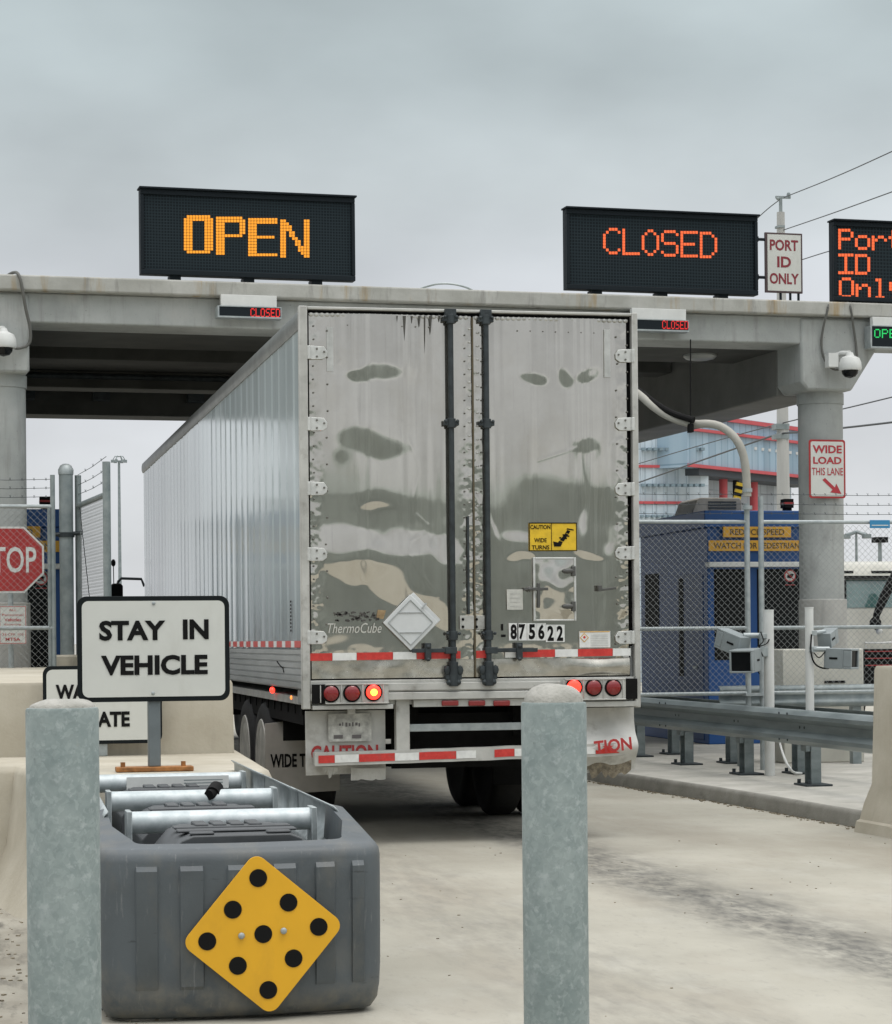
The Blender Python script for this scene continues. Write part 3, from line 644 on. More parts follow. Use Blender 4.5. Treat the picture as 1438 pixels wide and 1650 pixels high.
# lock rods with keepers
def lockrod(d, px, hx):
    b = MB(); x = TX(px); y = RY - .035
    b.cyl((x, y, TZ(1100)), (x, y, TZ(502)), .021, n=14)
    for py in (516, 683, 1024):
        z = TZ(py); b.obox((x, y + .008, z), .115 if py != 1024 else .07, .05, .035); b.cyl((x, y, z - .035), (x, y, z + .035), .034, n=12)
        for s in (-1, 1): b.sphere((x + s * .045, y - .02, z + .015), .014, 8)
    b.obox((x, y + .01, TZ(506)), .085, .06, .06)
    z = TZ(1084); b.cyl((x, y, z - .10), (x, y, z + .085), .036, n=14); b.obox((x, y + .014, z), .125, .05, .10)
    for s in (-1, 1): b.sphere((x + s * .05, y - .005, z + .02), .028, 8, (1, .7, 1.4)); b.sphere((x + s * .035, y - .006, z - .07), .024, 8)
    # handle, resting in its catch
    z = TZ(1048, px); x2 = TX(hx); b.obox(((x + x2) / 2, y - .012, z), abs(x2 - x), .014, .03); b.obox((x + .02 * (1 if hx > px else -1), y, z), .09, .05, .05)
    xc = x + (x2 - x) * .62; b.obox((xc, y - .01, z - .005), .045, .05, .125); b.sphere((xc, y - .03, z + .03), .02, 8); b.cyl((xc, y - .03, z - .075), (xc, y - .01, z - .04), .016, n=8)
    mk('lock_rod', b, rod_m, d, bev=.003)
lockrod(dl, 727, 660); lockrod(dr, 784, 862)
b = MB(); b.box(TX(762.6), TX(765), RY - .006, RY + .03, ZD0, ZD1 - .01)
mk('door_seam_strip', b, mat('weathered_seam', (0.11, 0.09, 0.055), .8), trk)
# anti-rack plates at mid seam
for d, a, c in ((dl, 739, 761.8), (dr, 765.8, 779)):
    b = MB(); b.box(TX(a), TX(c), RY - .012, RY + .006, TZ(1014), TZ(992)); q = MB()
    for yy in (998, 1010): q.cyl(T((a + c) / 2 - 4, yy, .012), T((a + c) / 2 - 4, yy, .02), .011, n=8)
    mk2('latch_plate', [(b, alu_d), (q, ink)], d, bev=.002)
b = MB(); b.box(TX(752), TX(755), RY - .02, RY, TZ(990), TZ(832)); mk('edge_strip', b, rod_m, dl)
# tape on the doors
def tape_run(d, segs, y_at):
    t1, t2 = MB(), MB()
    for a, c, k in segs:
        pa, pb = T(a, y_at(a) - 6, .004), T(c, y_at(c) - 6, .004); qa, qb = T(a, y_at(a) + 6, .004), T(c, y_at(c) + 6, .004)
        yy = RY - .012
        (t1 if k else t2).add([(qa.x, yy, qa.z), (qb.x, yy, qb.z), (pb.x, yy, pb.z), (pa.x, yy, pa.z), (qa.x, yy + .02, qa.z), (qb.x, yy + .02, qb.z), (pb.x, yy + .02, pb.z), (pa.x, yy + .02, pa.z)], [(0, 1, 2, 3), (0, 4, 5, 1), (1, 5, 6, 2), (2, 6, 7, 3), (3, 7, 4, 0)])
    mk2('reflective_tape', [(t1, tape_r), (t2, tape_w)], d)
yt = lambda x: 1059 - (x - 500) * .0165
tape_run(dl, [(500, 535.5, 1), (536, 574.5, 0), (575, 633, 1), (633.5, 671, 0), (671.5, 742, 1)], yt)
tape_run(dr, [(767.5, 786, 1), (814, 838, 0), (838.5, 894, 1), (894.5, 931, 0), (931.5, 987, 1), (987.5, 1016, 0)], yt)
# placard holder: slanted white diamond plates
plw = mat('placard_white', (0.60, 0.62, 0.62), .4, 0, var=.04, scale=8)
c = T(660, 1003, .02); dv = Matrix.Rotation(R(1), 3, 'Y')
b = MB()
def dia(c, s, t):
    poly = [(0, -s), (s, 0), (0, s), (-s, 0)]
    return plate(b, c, poly, (1, 0, 0), ZU, t)
dia(T(667, 999, .016), .208, .010); dia(T(662, 1003, .030), .212, .012)
plh = mk('placard_holder', b, plw, dl, bev=.004)
b = MB()
for (u0, v0, u1, v1) in ((-.10, .075, .10, .075), (-.085, -.075, .085, -.075), (-.17, .0, 0, .17), (0, .17, .17, 0), (.17, 0, 0, -.17), (0, -.17, -.17, 0)):
    cc = T(662, 1003, .034); p0 = cc + Vector((u0, 0, v0)); p1 = cc + Vector((u1, 0, v1)); b.tube([p0, p1], .004, 6)
p0 = T(684, 976, .036); b.obox(p0, .012, .01, .05, Matrix.Rotation(R(40), 3, 'Y')); 
for v in b.v: pass
mk('placard_clip', b, mat('placard_crease', (0.36, 0.38, 0.38), .5), dl)
# worn lettering under the placard
b = text_mb('ThermoCube', T(572, 1012, .004), .41, .075, slant=.3, depth=.001); mk('worn_lettering', b, mat('worn_white_lettering', (0.52, 0.52, 0.48), .6, 0), dl, smooth=0)
b = MB(); rr = random.Random(11)
for k in range(46):
    x = rr.uniform(541, 612); y = rr.uniform(986, 1000); cc = T(x, y, .001); b.obox((cc.x, RY - .003, cc.z), rr.uniform(.006, .03), .006, rr.uniform(.004, .018), Matrix.Rotation(rr.uniform(-.6, .6), 3, 'Y'))
mk('scraped_decal', b, mat('scraped_decal_black', (0.07, 0.065, 0.06), .7, 0, var=.4, scale=30), dl, smooth=0)
b = MB(); cc = T(614, 990, .003); plate(b, cc, [(-.035, -.03), (.02, -.035), (.04, .03), (-.02, .035)], (1, 0, 0), ZU, .008); mk('torn_decal', b, mat('torn_decal_brown', (0.30, 0.21, 0.11), .8, 0, var=.3, scale=20), dl)
# caution wide turns sticker
c0 = T(891.5, 865, .006); wS = T(930, 865).x - T(853, 865).x; hS = T(890, 842).z - T(890, 888).z
b = MB(); plate(b, c0, rrect(wS, hS, .008), (1, 0, 0), ZU, .006); stk = mk('warning_sticker', b, yel2, dr)
b = MB(); L0 = c0.x - wS / 2; B0 = c0.z - hS / 2
def sr_(x0, x1, z0, z1): b.box(L0 + wS * x0, L0 + wS * x1, RY - .0085, RY - .006, B0 + hS * z0, B0 + hS * z1)
sr_(0, 1, .965, 1); sr_(0, 1, 0, .03); sr_(0, .015, 0.031, .964); sr_(.985, 1, 0.031, .964); sr_(.462, .472, .031, .964)
for s_, zc, hh, ww in (('CAUTION', .84, .15, .42), ('WIDE', .38, .15, .26), ('TURNS', .13, .15, .37)):
    t_ = text_mb(s_, (L0 + wS * .235, RY - .006, B0 + hS * zc), wS * ww, hS * hh, bold=.025); b.v += t_.v; k = len(b.v) - len(t_.v); b.f += [tuple(k + i for i in f) for f in t_.f]
# pictogram: truck swinging wide
def pl2(poly): plate(b, (L0, RY - .0085, B0), [(wS * u, hS * v) for u, v in poly], (1, 0, 0), ZU, .003)
pl2([(.52, .16), (.66, .16), (.70, .32), (.63, .36), (.60, .30), (.50, .34)]); pl2([(.64, .38), (.72, .34), (.82, .58), (.76, .63)]); pl2([(.76, .65), (.83, .60), (.86, .70), (.80, .74)]); pl2([(.78, .76), (.93, .72), (.93, .76), (.80, .80)])
for u, v in ((.63, .44), (.70, .54), (.75, .42), (.80, .5)): pl2([(u, v), (u + .04, v), (u + .04, v + .05), (u, v + .05)])
mk('sticker_print', b, ink, dr, smooth=0)
# small hatch in the right door
hx0, hx1, hz0, hz1 = TX(860), TX(924), TZ(998, 890), TZ(901, 890)
ht = MB(); nx = 24; nzv = 34; vs = []
for i in range(nx + 1):
    for k in range(nzv + 1):
        u = i / nx; v = k / nzv; hh = .012 * math.sin(math.pi * u) * math.sin(math.pi * v) + .004 * noise.noise(Vector((u * 3, v * 4, 2)))
        vs.append((hx0 + (hx1 - hx0) * u, RY - .012 - hh, hz0 + (hz1 - hz0) * v))
ht.add(vs, [(i * (nzv + 1) + k, (i + 1) * (nzv + 1) + k, (i + 1) * (nzv + 1) + k + 1, i * (nzv + 1) + k + 1) for i in range(nx) for k in range(nzv)])
mk('hatch', ht, alu, dr, smooth=60)
b = MB()
for s in ((hx0 - .012, hx0 + .004, hz0 - .012, hz1 + .012), (hx1 - .004, hx1 + .012, hz0 - .012, hz1 + .012)): b.box(s[0], s[1], RY - .022, RY - .002, s[2], s[3])
b.box(hx0 + .005, hx1 - .005, RY - .022, RY - .002, hz1, hz1 + .014); b.box(hx0 + .005, hx1 - .005, RY - .020, RY - .002, hz0 - .012, hz0)
mk('hatch_frame', b, hg, dr, bev=.003)
b = MB()
for py in (920, 977):
    c = T(916, py, .03); b.sphere(c, .05, 12, (.95, .3, .42)); b.obox((c.x + .045, c.y + .008, c.z), .03, .02, .075)
c = T(864, 949, .03); b.obox(c, .19, .02, .022); b.obox((c.x + .02, c.y, c.z - .04), .022, .022, .17); b.sphere((c.x - .05, c.y, c.z), .022, 8)
b.obox((T(868, 972, .03)), .02, .02, .07)
c = T(980, 949, .02); b.obox(c, .13, .02, .018, Matrix.Rotation(R(-6), 3, 'Y')); b.obox((c.x - .065, c.y, c.z + .006), .03, .03, .045)
mk('hatch_latch', b, mat('latch_steel', (0.10, 0.10, 0.095), .5, .4), dr, bev=.003)
b = MB(); c = T(830, 966, .003); plate(b, c, rrect(.125, .155, .004), (1, 0, 0), ZU, .004)
q = MB()
for k in range(4): q.box(c.x - .04, c.x + .04, RY - .0045, RY - .003, c.z - .055 + k * .032, c.z - .05 + k * .032)
mk2('paper_label', [(b, mat('label_paper', (0.52, 0.52, 0.48), .6, 0, var=.1, scale=25)), (q, alu_d)], dr)
# fleet number 875622 on white squares
b = MB(); q = MB()
for ch, px, py in (('8', 828, 1018), ('7', 841.5, 1018), ('5', 857.5, 1018), ('6', 872.5, 1018), ('2', 887.5, 1020.5), ('2', 902.5, 1020.5)):
    c = T(px, py, .004); b.box(c.x - .0375, c.x + .0375, RY - .004, RY - .001, c.z - .066, c.z + .066)
    t_ = text_mb(ch, (c.x, RY - .004, c.z), .050, .116, bold=.04); k = len(q.v); q.v += t_.v; q.f += [tuple(k + i for i in f) for f in t_.f]
c = T(815, 1016, .004); 
q.box(c.x - .03, c.x + .0, RY - .006, RY - .002, c.z - .05, c.z - .03); q.box(c.x - .03, c.x - .018, RY - .006, RY - .002, c.z + .0, c.z + .05)
mk2('fleet_number', [(b, tape_w), (q, ink)], dr, smooth=0)
# hazard information label
b = MB(); c = T(959, 1030, .004); plate(b, c, rrect(.245, .125, .003), (1, 0, 0), ZU, .004); q = MB(); q.box(c.x - .118, c.x + .118, RY - .006, RY - .0045, c.z + .054, c.z + .0605)
plate(q, (c.x - .085, RY - .006, c.z + .012), [(0, -.036), (.036, 0), (0, .036), (-.036, 0)], (1, 0, 0), ZU, .001)
w2 = MB(); plate(w2, (c.x - .085, RY - .0075, c.z + .012), [(0, -.028), (.028, 0), (0, .028), (-.028, 0)], (1, 0, 0), ZU, .001)
r2 = MB(); plate(r2, (c.x - .085, RY - .009, c.z + .016), [(0, -.012), (.012, 0), (0, .012), (-.012, 0)], (1, 0, 0), ZU, .001)
g2 = MB()
for k in range(7): g2.box(c.x - .035, c.x + .105, RY - .006, RY - .0045, c.z - .05 + k * .0135, c.z - .0475 + k * .0135)
mk2('hazard_label', [(b, tape_w), (q, orange), (w2, tape_w), (r2, tape_r), (g2, alu_d)], dr, smooth=0)
# drips from the top edge and pale strips of old tape
b = MB()
for px, ln, w_ in ((631, 22, 2.2), (652, 40, 2.6), (676, 18, 2.4), (694, 30, 2.6), (612, 9, 2), (708, 10, 2), (590, 7, 1.8), (640, 11, 1.6), (664, 12, 1.6), (685, 60, 1.0)):
    p = [T(px - w_, 509, .003), T(px + w_, 509, .003), T(px + w_ * .45, 509 + ln * .6, .003), T(px, 509 + ln, .003), T(px - w_ * .5, 509 + ln * .55, .003)]
    plate(b, (0, RY - .003, 0), [(q.x, q.z) for q in p][::-1], (1, 0, 0), ZU, .004)
mk('drip_stain', b, mat('dark_drip', (0.07, 0.068, 0.06), .8), dl, smooth=0)
resid = mat('tape_residue', (0.47, 0.48, 0.465), .5, .2, var=.15, scale=9)
for d, rects in ((dl, ((527, 537, 527, 598), (530, 602, 513, 524))), (dr, ((974.5, 983.5, 531, 608), (912, 980, 522, 530)))):
    for k, (xa, xb, ya, yb) in enumerate(rects[:1]):
        b = MB(); q0, q1 = T(xa, yb, 0), T(xb, ya, 0); b.box(q0.x, q1.x, RY - .001, RY + .012, q0.z, q1.z); mk('tape_residue', b, resid, d)
# --- rear lamps
def lamp_box(pxa, pxb, pya, pyb, lamps, plate_side):
    b = MB(); x0, x1 = TX(pxa), TX(pxb); z0, z1 = TZ(pyb, (pxa + pxb) / 2), TZ(pya, (pxa + pxb) / 2)
    b.box(x0, x1, RY - .045, RY - .032, z0, z1); b.box(x0, x1, RY - .055, RY - .045, z1 - .012, z1); b.box(x0, x1, RY - .055, RY - .045, z0, z0 + .012)
    for px, py, k in lamps:
        c = T(px, py, .05)
        for s in (-.078, .078): b.box(c.x + s - .004, c.x + s + .004, RY - .055, RY - .045, z0 + .012, z1 - .012)
    o = mk('lamp_box', b, frame_m, trk, bev=.003)
    for px, py, k in lamps:
        c = T(px, py, .05); b = MB(); b.cyl((c.x, RY - .052, c.z), (c.x, RY - .046, c.z), .068, n=24)
        mk('lamp_gasket', b, void_b, o)
        b = MB(); pr = [(.055, 0), (.055, .012), (.045, .02), (.02, .026), (.001, .027)]; b.M = Matrix.Translation((c.x, RY - .052, c.z)) @ Matrix.Rotation(R(90), 4, 'X'); b.lathe(pr, (0, 0, 0), 24)
        mk('tail_lamp', b, lit_r if k else lens_r, o)
        if k and plate_side < 0:
            b = MB(); b.M = Matrix.Translation((c.x, RY - .0775, c.z)) @ Matrix.Rotation(R(90), 4, 'X'); b.lathe([(.026, 0), (.024, .004), (.001, .006)], (0, 0, 0), 20); mk('bulb_glow', b, lit_y, o)
    b = MB(); a = (pxa - 22, pxa + 1) if plate_side < 0 else (pxb - 1, pxb + 20)
    b.box(TX(a[0]) + .004, TX(a[1]) - .004, RY - .042, RY - .03, z0 + .005, z1 - .005); mk('lamp_side_plate', b, void_b, o)
lamp_box(520, 622, 1101, 1134, [(533.5, 1117.5, 0), (567.5, 1117, 0), (602, 1115.5, 1)], -1)
lamp_box(906, 1003, 1093, 1128, [(925, 1107.5, 1), (957, 1108, 0), (988.5, 1108, 0)], 1)
b = MB(); b.box(TX(500), TX(630), RY - .03, RY + .06, TZ(1143, 560), TZ(1136, 560)); b.box(TX(900), TX(1024), RY - .03, RY + .06, TZ(1139, 960), TZ(1130, 960)); mk('lamp_ledge', b, frame_m, trk, bev=.004)
b = MB(); b.box(TX(664), TX(850), RY + .0, RY + .06, TZ(1138, 750), TZ(1127, 750)); mk('marker_bar', b, frame_m, trk)
for px in (725, 768, 808):
    c = T(px, 1132, .0); b = MB(); b.obox((c.x, RY - .012, c.z - .004), .13, .024, .042); mk('marker_lamp', b, lens_r, trk, bev=.008)
# --- license plate, rear plates with CAUTION, bumper
bY = RY + .16
b = MB(); fl = [PY(x, y, bY) for x, y in ((492, 1146), (621, 1144), (622, 1244), (493, 1250))]
b.add([(p.x, bY, p.z) for p in (fl[3], fl[2], fl[1], fl[0])] + [(p.x, bY + .008, p.z) for p in (fl[3], fl[2], fl[1], fl[0])], [(0, 1, 2, 3), (7, 6, 5, 4), (0, 4, 5, 1), (1, 5, 6, 2), (2, 6, 7, 3), (3, 7, 4, 0)])
fp = mk('rear_plate', b, flap_m, trk, bev=.002)
c = PY(556, 1213, bY - .004); text('plate_lettering', 'CAUTION', c, PY(611, 1213, bY).x - PY(503, 1213, bY).x, .118, red_i, fp, bold=.03)
c = PY(564, 1172, bY - .03); b = MB(); b.obox((c.x, bY - .035, c.z), .33, .006, .21)
q = MB(); rr = random.Random(2)
for k in range(7): q.box(c.x - .085 + k * .025, c.x - .085 + k * .025 + rr.uniform(.008, .019), bY - .0395, bY - .0385, c.z + .002 + rr.uniform(0, .012), c.z + .03 + rr.uniform(0, .012))
for s in (-.09, .05): q.obox((c.x + s, bY - .039, c.z - .07), .07, .002, .028)
pb_ = MB(); pb_.box(c.x - .02, c.x + .04, bY - .05, bY - .03, c.z + .1, c.z + .135)
mk2('number_plate', [(b, mat('dusty_plate', (0.45, 0.45, 0.42), .6, 0, var=.3, scale=18)), (q, mat('faded_ink', (0.13, 0.12, 0.12), .6)), (pb_, frame_m)], fp, bev=.002)
# right rear plate, bent forward by a knock
b = MB(); nx, nzv = 24, 20; vs = []
xa, xb = PY(930, 1150, bY).x, PY(1022, 1150, bY).x; za = PY(980, 1140, bY).z; zb2 = PY(980, 1246, bY).z
for i in range(nx + 1):
    for k in range(nzv + 1):
        u = i / nx; v = k / nzv; ob = max(0, v - .42); yy = bY - .16 * math.exp(-((v - .62) / .22) ** 2) * (1 - .35 * u) + .03 * noise.noise(Vector((u * 3, v * 3, 2)))
        vs.append((xa + (xb - xa) * u, yy, za + (zb2 - za) * v + .05 * u * ob))
b.add(vs, [(i * (nzv + 1) + k, (i + 1) * (nzv + 1) + k, (i + 1) * (nzv + 1) + k + 1, i * (nzv + 1) + k + 1) for i in range(nx) for k in range(nzv)])
fp2 = mk('rear_plate', b, flap_m, trk, smooth=50)
c = PY(988, 1201, bY - .17); text('plate_lettering', 'TION', c, .30, .10, red_i, fp2, bold=.03, xdir=(1, 0, .10), ydir=(-.10, 0, 1))
def bump_bar(x0, x1, y0a, y0b, ha, nm):
    pass
b = MB(); n = 40; x0, x1 = TX(508, 1222), TX(1022, 1208); vs = []
zl, zr = T(508, 1224).z, T(1022, 1207).z
for i in range(n + 1):
    u = i / n; x = x0 + (x1 - x0) * u; zc = zl + (zr - zl) * u + .006 * noise.noise(Vector((u * 9, 0, 1)))
    yy = RY + .02 + (.02 * noise.noise(Vector((u * 5, 2, 1)))) + .07 * max(0, (u - .86) / .14) ** 2
    vs += [(x, yy, zc - .05), (x, yy, zc + .05), (x, yy + .1, zc + .05), (x, yy + .1, zc - .05)]
b.add(vs, [(i * 4 + k, (i + 1) * 4 + k, (i + 1) * 4 + (k + 1) % 4, i * 4 + (k + 1) % 4) for i in range(n) for k in range(4)] + [(0, 1, 2, 3), (n * 4 + 3, n * 4 + 2, n * 4 + 1, n * 4)])
bm_ = mk('bumper', b, frame_m, trk, smooth=30)
t1, t2 = MB(), MB()
def bpt(px, s):
    x = TX(px, 1215); u = (x - x0) / (x1 - x0); zc = zl + (zr - zl) * u + .006 * noise.noise(Vector((u * 9, 0, 1))); yy = RY + .02 + (.02 * noise.noise(Vector((u * 5, 2, 1)))) + .07 * max(0, (u - .86) / .14) ** 2
    return (x, yy - .004, zc + s * .029)
for a, c, k in ((514, 540, 1), (540.5, 579, 0), (579.5, 637, 1), (637.5, 676, 0), (676.5, 736, 1), (736.5, 768, 0), (798, 830, 1), (830.5, 880, 0), (890, 945, 1), (945, 960, 0), (961, 1015, 1)):
    for j in range(3):
        aa = a + (c - a) * j / 3; cc2 = a + (c - a) * (j + 1) / 3
        (t1 if k else t2).add([bpt(aa, -1), bpt(cc2, -1), bpt(cc2, 1), bpt(aa, 1)], [(0, 1, 2, 3)])
mk2('bumper_tape', [(t1, tape_r), (t2, tape_w)], bm_)
for px in (651, 858):
    b = MB(); b.box(TX(px - 11, 1180), TX(px + 11, 1180), RY + .03, RY + .11, TZ(1213, px), TZ(1127, px)); mk('bumper_post', b, frame_m, trk, bev=.004)
b = MB(); b.box(TX(662, 1172), TX(848, 1172), RY + .06, RY + .1, TZ(1178, 750), TZ(1166, 750)); mk('bumper_step', b, galv, trk, bev=.004)
# dirt-caked rags of flap below the bumper
b = MB(); rr = random.Random(4)
def ragged(px0, px1, py0, py1, yy, hmin=.6):
    n = 14; up, lo = [], []
    for i in range(n + 1):
        x = px0 + (px1 - px0) * i / n; up.append((PY(x, py0, yy)).xz); lo.append((PY(x, py0 + (py1 - py0) * rr.uniform(hmin, 1), yy)).xz)
    for i in range(n): b.add([(lo[i][0], yy + .01, lo[i][1]), (lo[i + 1][0], yy + .012, lo[i + 1][1]), (up[i + 1][0], yy, up[i + 1][1]), (up[i][0], yy, up[i][1])], [(0, 1, 2, 3)])
ragged(520, 545, 1236, 1256, RY + .09, .3); ragged(566, 622, 1238, 1258, RY + .1, .85)
mk('torn_flap', b, flap_m, trk, smooth=0)
b = MB(); ragged(944, 1018, 1222, 1256, RY + .12, .45); mk('torn_flap', b, mat('muddy_rubber', (0.22, 0.19, 0.14), .9, 0, var=.35, scale=25, bump=.4, bscale=60), trk, smooth=0)
# --- running gear
AX = [PX(417, 1180, LX).y, PX(391, 1180, LX).y]
WR = .515
def wheel(xo, y, s, parent, label=None):
    """one tyre with its rim; xo outer side, s = +1 when the hub is further along +X"""
    def pro(l): return MB(Matrix.Translation((xo, y, WR)) @ Matrix.Rotation(R(90) * s, 4, 'Y'))
    b = pro(0); b.lathe([(.30, .03), (.36, .005), (.46, 0), (.495, .02), (.513, .05), (.515, .22), (.495, .25), (.46, .27), (.36, .265), (.30, .24)], (0, 0, 0), 40)
    t = mk('wheel', b, rub, parent, smooth=40)
    b = pro(0); b.lathe([(.365, .006), (.355, -.004), (.30, .004), (.27, .07), (.14, .10), (.11, .06), (.001, .055)], (0, 0, 0), 28)
    mk('rim', b, mat_rim, t)
    return t
mat_rim = mat('white_wheel_rim', (0.44, 0.43, 0.39), .5, .1, var=.2, scale=8)
for y in AX:
    for xo, s in ((LX + .02, 1), (LX + .34, 1), (RX - .02, -1), (RX - .34, -1)): wheel(xo, y, s, trk)
b = MB()
for y in AX: b.cyl((LX + .3, y, WR), (RX - .3, y, WR), .075, n=12); b.box(LX + .75, LX + .9, y - .5, y + .5, .62, .8); b.box(RX - .9, RX - .75, y - .5, y + .5, .62, .8)
for x in (LX + .78, RX - .92): b.box(x, x + .14, RY + .3, RY + 5.5, .80, 1.03)
y = RY + .5
while y < FEND: b.box(LX + .05, RX - .05, y, y + .08, .98, 1.06); y += .4
b.box(LX + .06, LX + .09, RY + .5, FEND - .2, .90, 1.055); b.box(LX + .72, RX - .72, RY + .34, RY + .38, .56, .98)  # long side box is a dark strip added to black out gaps below the rail
b.box(LX + .1, RX - .1, RY + 1.9, RY + 1.93, .72, 1.02)
mk('undercarriage', b, void_b, trk)
b = MB()
for x in (LX + .5, RX - .62): b.box(x, x + .12, FEND - 3.2, FEND - 3.05, .35, 1.1); b.box(x - .06, x + .18, FEND - 3.26, FEND - 2.99, .31, .35)
mk('landing_leg', b, rod_m, trk)
# mud flaps behind the tyres
for xa_, xb_, ok in ((PX(425, 1200, LX).x, LX + .66, 1), (RX - .66, RX, 0)):
    fy = AX[0] - .62; b = MB()
    if ok: pts = [PY(x, y, fy) for x, y in ((427, 1166), (549, 1153), (548, 1274), (428, 1281))]
    else: pts = [Vector((xa_, fy, 1.02)), Vector((xb_, fy, 1.02)), Vector((xb_, fy, .3)), Vector((xa_, fy, .3))]
    b.add([(p.x, fy, p.z) for p in (pts[3], pts[2], pts[1], pts[0])] + [(p.x, fy + .012, p.z) for p in (pts[3], pts[2], pts[1], pts[0])], [(0, 1, 2, 3), (7, 6, 5, 4), (0, 4, 5, 1), (1, 5, 6, 2), (2, 6, 7, 3), (3, 7, 4, 0)])
    mf = mk('mud_flap', b, mat('pale_mud_flap', (0.42, 0.40, 0.36), .65, 0, var=.12, scale=3) if ok else void_b, trk, bev=.003)
    if ok: text('flap_lettering', 'WIDE TURNS', PY(436, 1226, fy - .003) + Vector((.26, 0, 0)), .52, .115, ink, mf, bold=.03)
# side marker lamps
c = PX(441, 1112, LX - .0); b = MB(); b.sphere((LX - .01, c.y, c.z), .034, 12, (.6, 2.2, .8)); mk('side_marker', b, lit_r, trk)
c = PX(470, 1124, LX + .02); b = MB(); b.sphere((LX + .02, c.y, c.z), .019, 12, (.6, 1.3, .9)); mk('side_marker', b, lit_o, trk)
b = MB(); b.box(LX + .01, LX + .05, RY + .05, RY + .45, TZ(1136, 489), TZ(1113, 489)); mk('corner_bracket', b, rail_m, trk, bev=.004)
# --- tractor ahead of the trailer
tY = FEND + .9
cabm = mat('tractor_paint', (0.05, 0.07, 0.13), .3, 0, coat=.5, var=.1, scale=2)
b = MB(); CX0, CX1 = LX + .30, RX - .30
cabp = [(tY, .95), (tY, 3.55), (tY + .5, 3.75), (tY + 1.9, 3.2), (tY + 2.5, 2.95), (tY + 2.9, 2.05), (tY + 4.6, 1.8), (tY + 4.75, 1.5), (tY + 4.75, .6), (tY + 3.2, .6), (tY + 3.0, .95)]
b.prism(cabp[:5] + [(tY + 2.5, .95)], CX0, CX1, 'x'); b.prism([(tY + 2.501, 2.0), (tY + 4.6, 1.75), (tY + 4.75, 1.5), (tY + 4.75, .6), (tY + 2.501, .6)], CX0 + .28, CX1 - .28, 'x'); cab = mk('cab', b, cabm, trk, bev=.06)
b = MB(); b.prism([(tY + 1.4, 2.1), (tY + 1.4, 2.85), (tY + 2.3, 2.8), (tY + 2.75, 2.1)], CX0 - .008, CX0 - .002, 'x'); mk('side_window', b, glass, cab)
b = MB(); b.box(LX + .7, RX - .7, FEND - 3, tY + 4.5, .62, .85); mk('tractor_frame', b, void_b, trk)
for y in (FEND - 1.9, FEND - .6):
    for xo, s in ((LX + .12, 1), (LX + .44, 1), (RX - .12, -1), (RX - .44, -1)): wheel(xo, y, s, trk)
for xo, s in ((LX + .5, 1), (RX - .5, -1)): wheel(xo, tY + 3.7, s, trk)
# mirror on its bracket and whip aerial
mY = tY + 2.7
def mir(px, py): return PY(px, py, mY)
b = MB(); b.tube([mir(233, 945), mir(228, 933), mir(196, 932), mir(190, 938)], .022, 8); q1 = mir(190, 938); b.tube([q1, (q1.x, q1.y, q1.z - 1.0)], .018, 8)
b.tube([(q1.x, q1.y, q1.z - .95), (CX0 + .02, q1.y, q1.z - 1.0)], .02, 8); mr_ = mk('mirror_bracket', b, rod_m, trk)
c = mir(187.5, 938); b = MB(); b.M = Matrix.Translation((c.x, c.y, c.z - .42)); b.prism([(-.10, -.40), (.10, -.40), (.10, .36), (.07, .40), (-.06, .40), (-.10, .33)], -.06, .06, 'y'); mk('mirror', b, ink, trk, bev=.02)
c = mir(183, 907); b = MB(); b.sphere(c, .045, 12, (.8, .8, 1.3)); b.tube([c, (c.x + .01, c.y, c.z - .9)], .008, 6); mk('aerial', b, ink, trk)
# ================================================================== toll canopy
ga = PZ(0, 441, 5.42); gb = PZ(1438, 489, 5.42)
GANG = math.atan2(gb.y - ga.y, gb.x - ga.x)
GX = Vector((math.cos(GANG), math.sin(GANG), 0)); GY = Vector((-math.sin(GANG), math.cos(GANG), 0))
G0 = ga.copy(); G0.z = 0
GM = Matrix.Translation(G0) @ Matrix.Rotation(GANG, 4, 'Z')
def PG(px, py, d=0.0):
    """picture point on the plane parallel to the canopy front, d behind its edge -> (s, z)"""
    r = ray(px, py); t = (d - (EYE - G0).dot(GY)) / r.dot(GY); p = EYE + r * t
    return (p - G0).dot(GX), p.z
def GP(s, d, z): return G0 + GX * s + GY * d + Vector((0, 0, z))
print('gantry', GANG, G0, PG(0, 441), PG(1438, 489), PG(50, 514, .12), PG(1308, 550, .12), PG(1319, 800, .5), PG(15, 800, .5))
S0, S1 = -3.5, 14.5
sL = PG(13, 760, .55)[0]; sR = PG(1320, 760, .55)[0]
can = thing('toll_canopy', 'grey concrete lane canopy carrying the message boards', 'canopy', GP((sL + sR) / 2, 0, 0))
zl_top = 5.42; zl_bot = 5.255; zb = 4.935
b = MB(GM); b.box(S0, S1, 0, 1.2, zl_bot, zl_top); mk('slab_edge', b, lip_c, can, bev=.02)
b = MB(GM); b.box(S0, S1, .13, .75, zb, zl_bot); mk('front_beam', b, canopy_c, can, bev=.02)
gs0, gs1 = sR - .42, sR + .28
b = MB(GM)
b.box(-3.5, gs0 - .01, .75, 2.1, zb + .004, 5.25); b.box(-3.5, gs0 - .01, 2.1, 10.4, 5.30, 5.42)
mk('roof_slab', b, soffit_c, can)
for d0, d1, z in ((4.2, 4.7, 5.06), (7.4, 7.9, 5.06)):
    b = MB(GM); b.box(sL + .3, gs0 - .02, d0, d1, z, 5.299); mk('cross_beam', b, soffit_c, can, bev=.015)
b = MB(GM); b.box(sL - .4, gs0 - .02, 9.75, 10.4, zb - .02, 5.299); mk('back_beam', b, soffit_c, can, bev=.015)
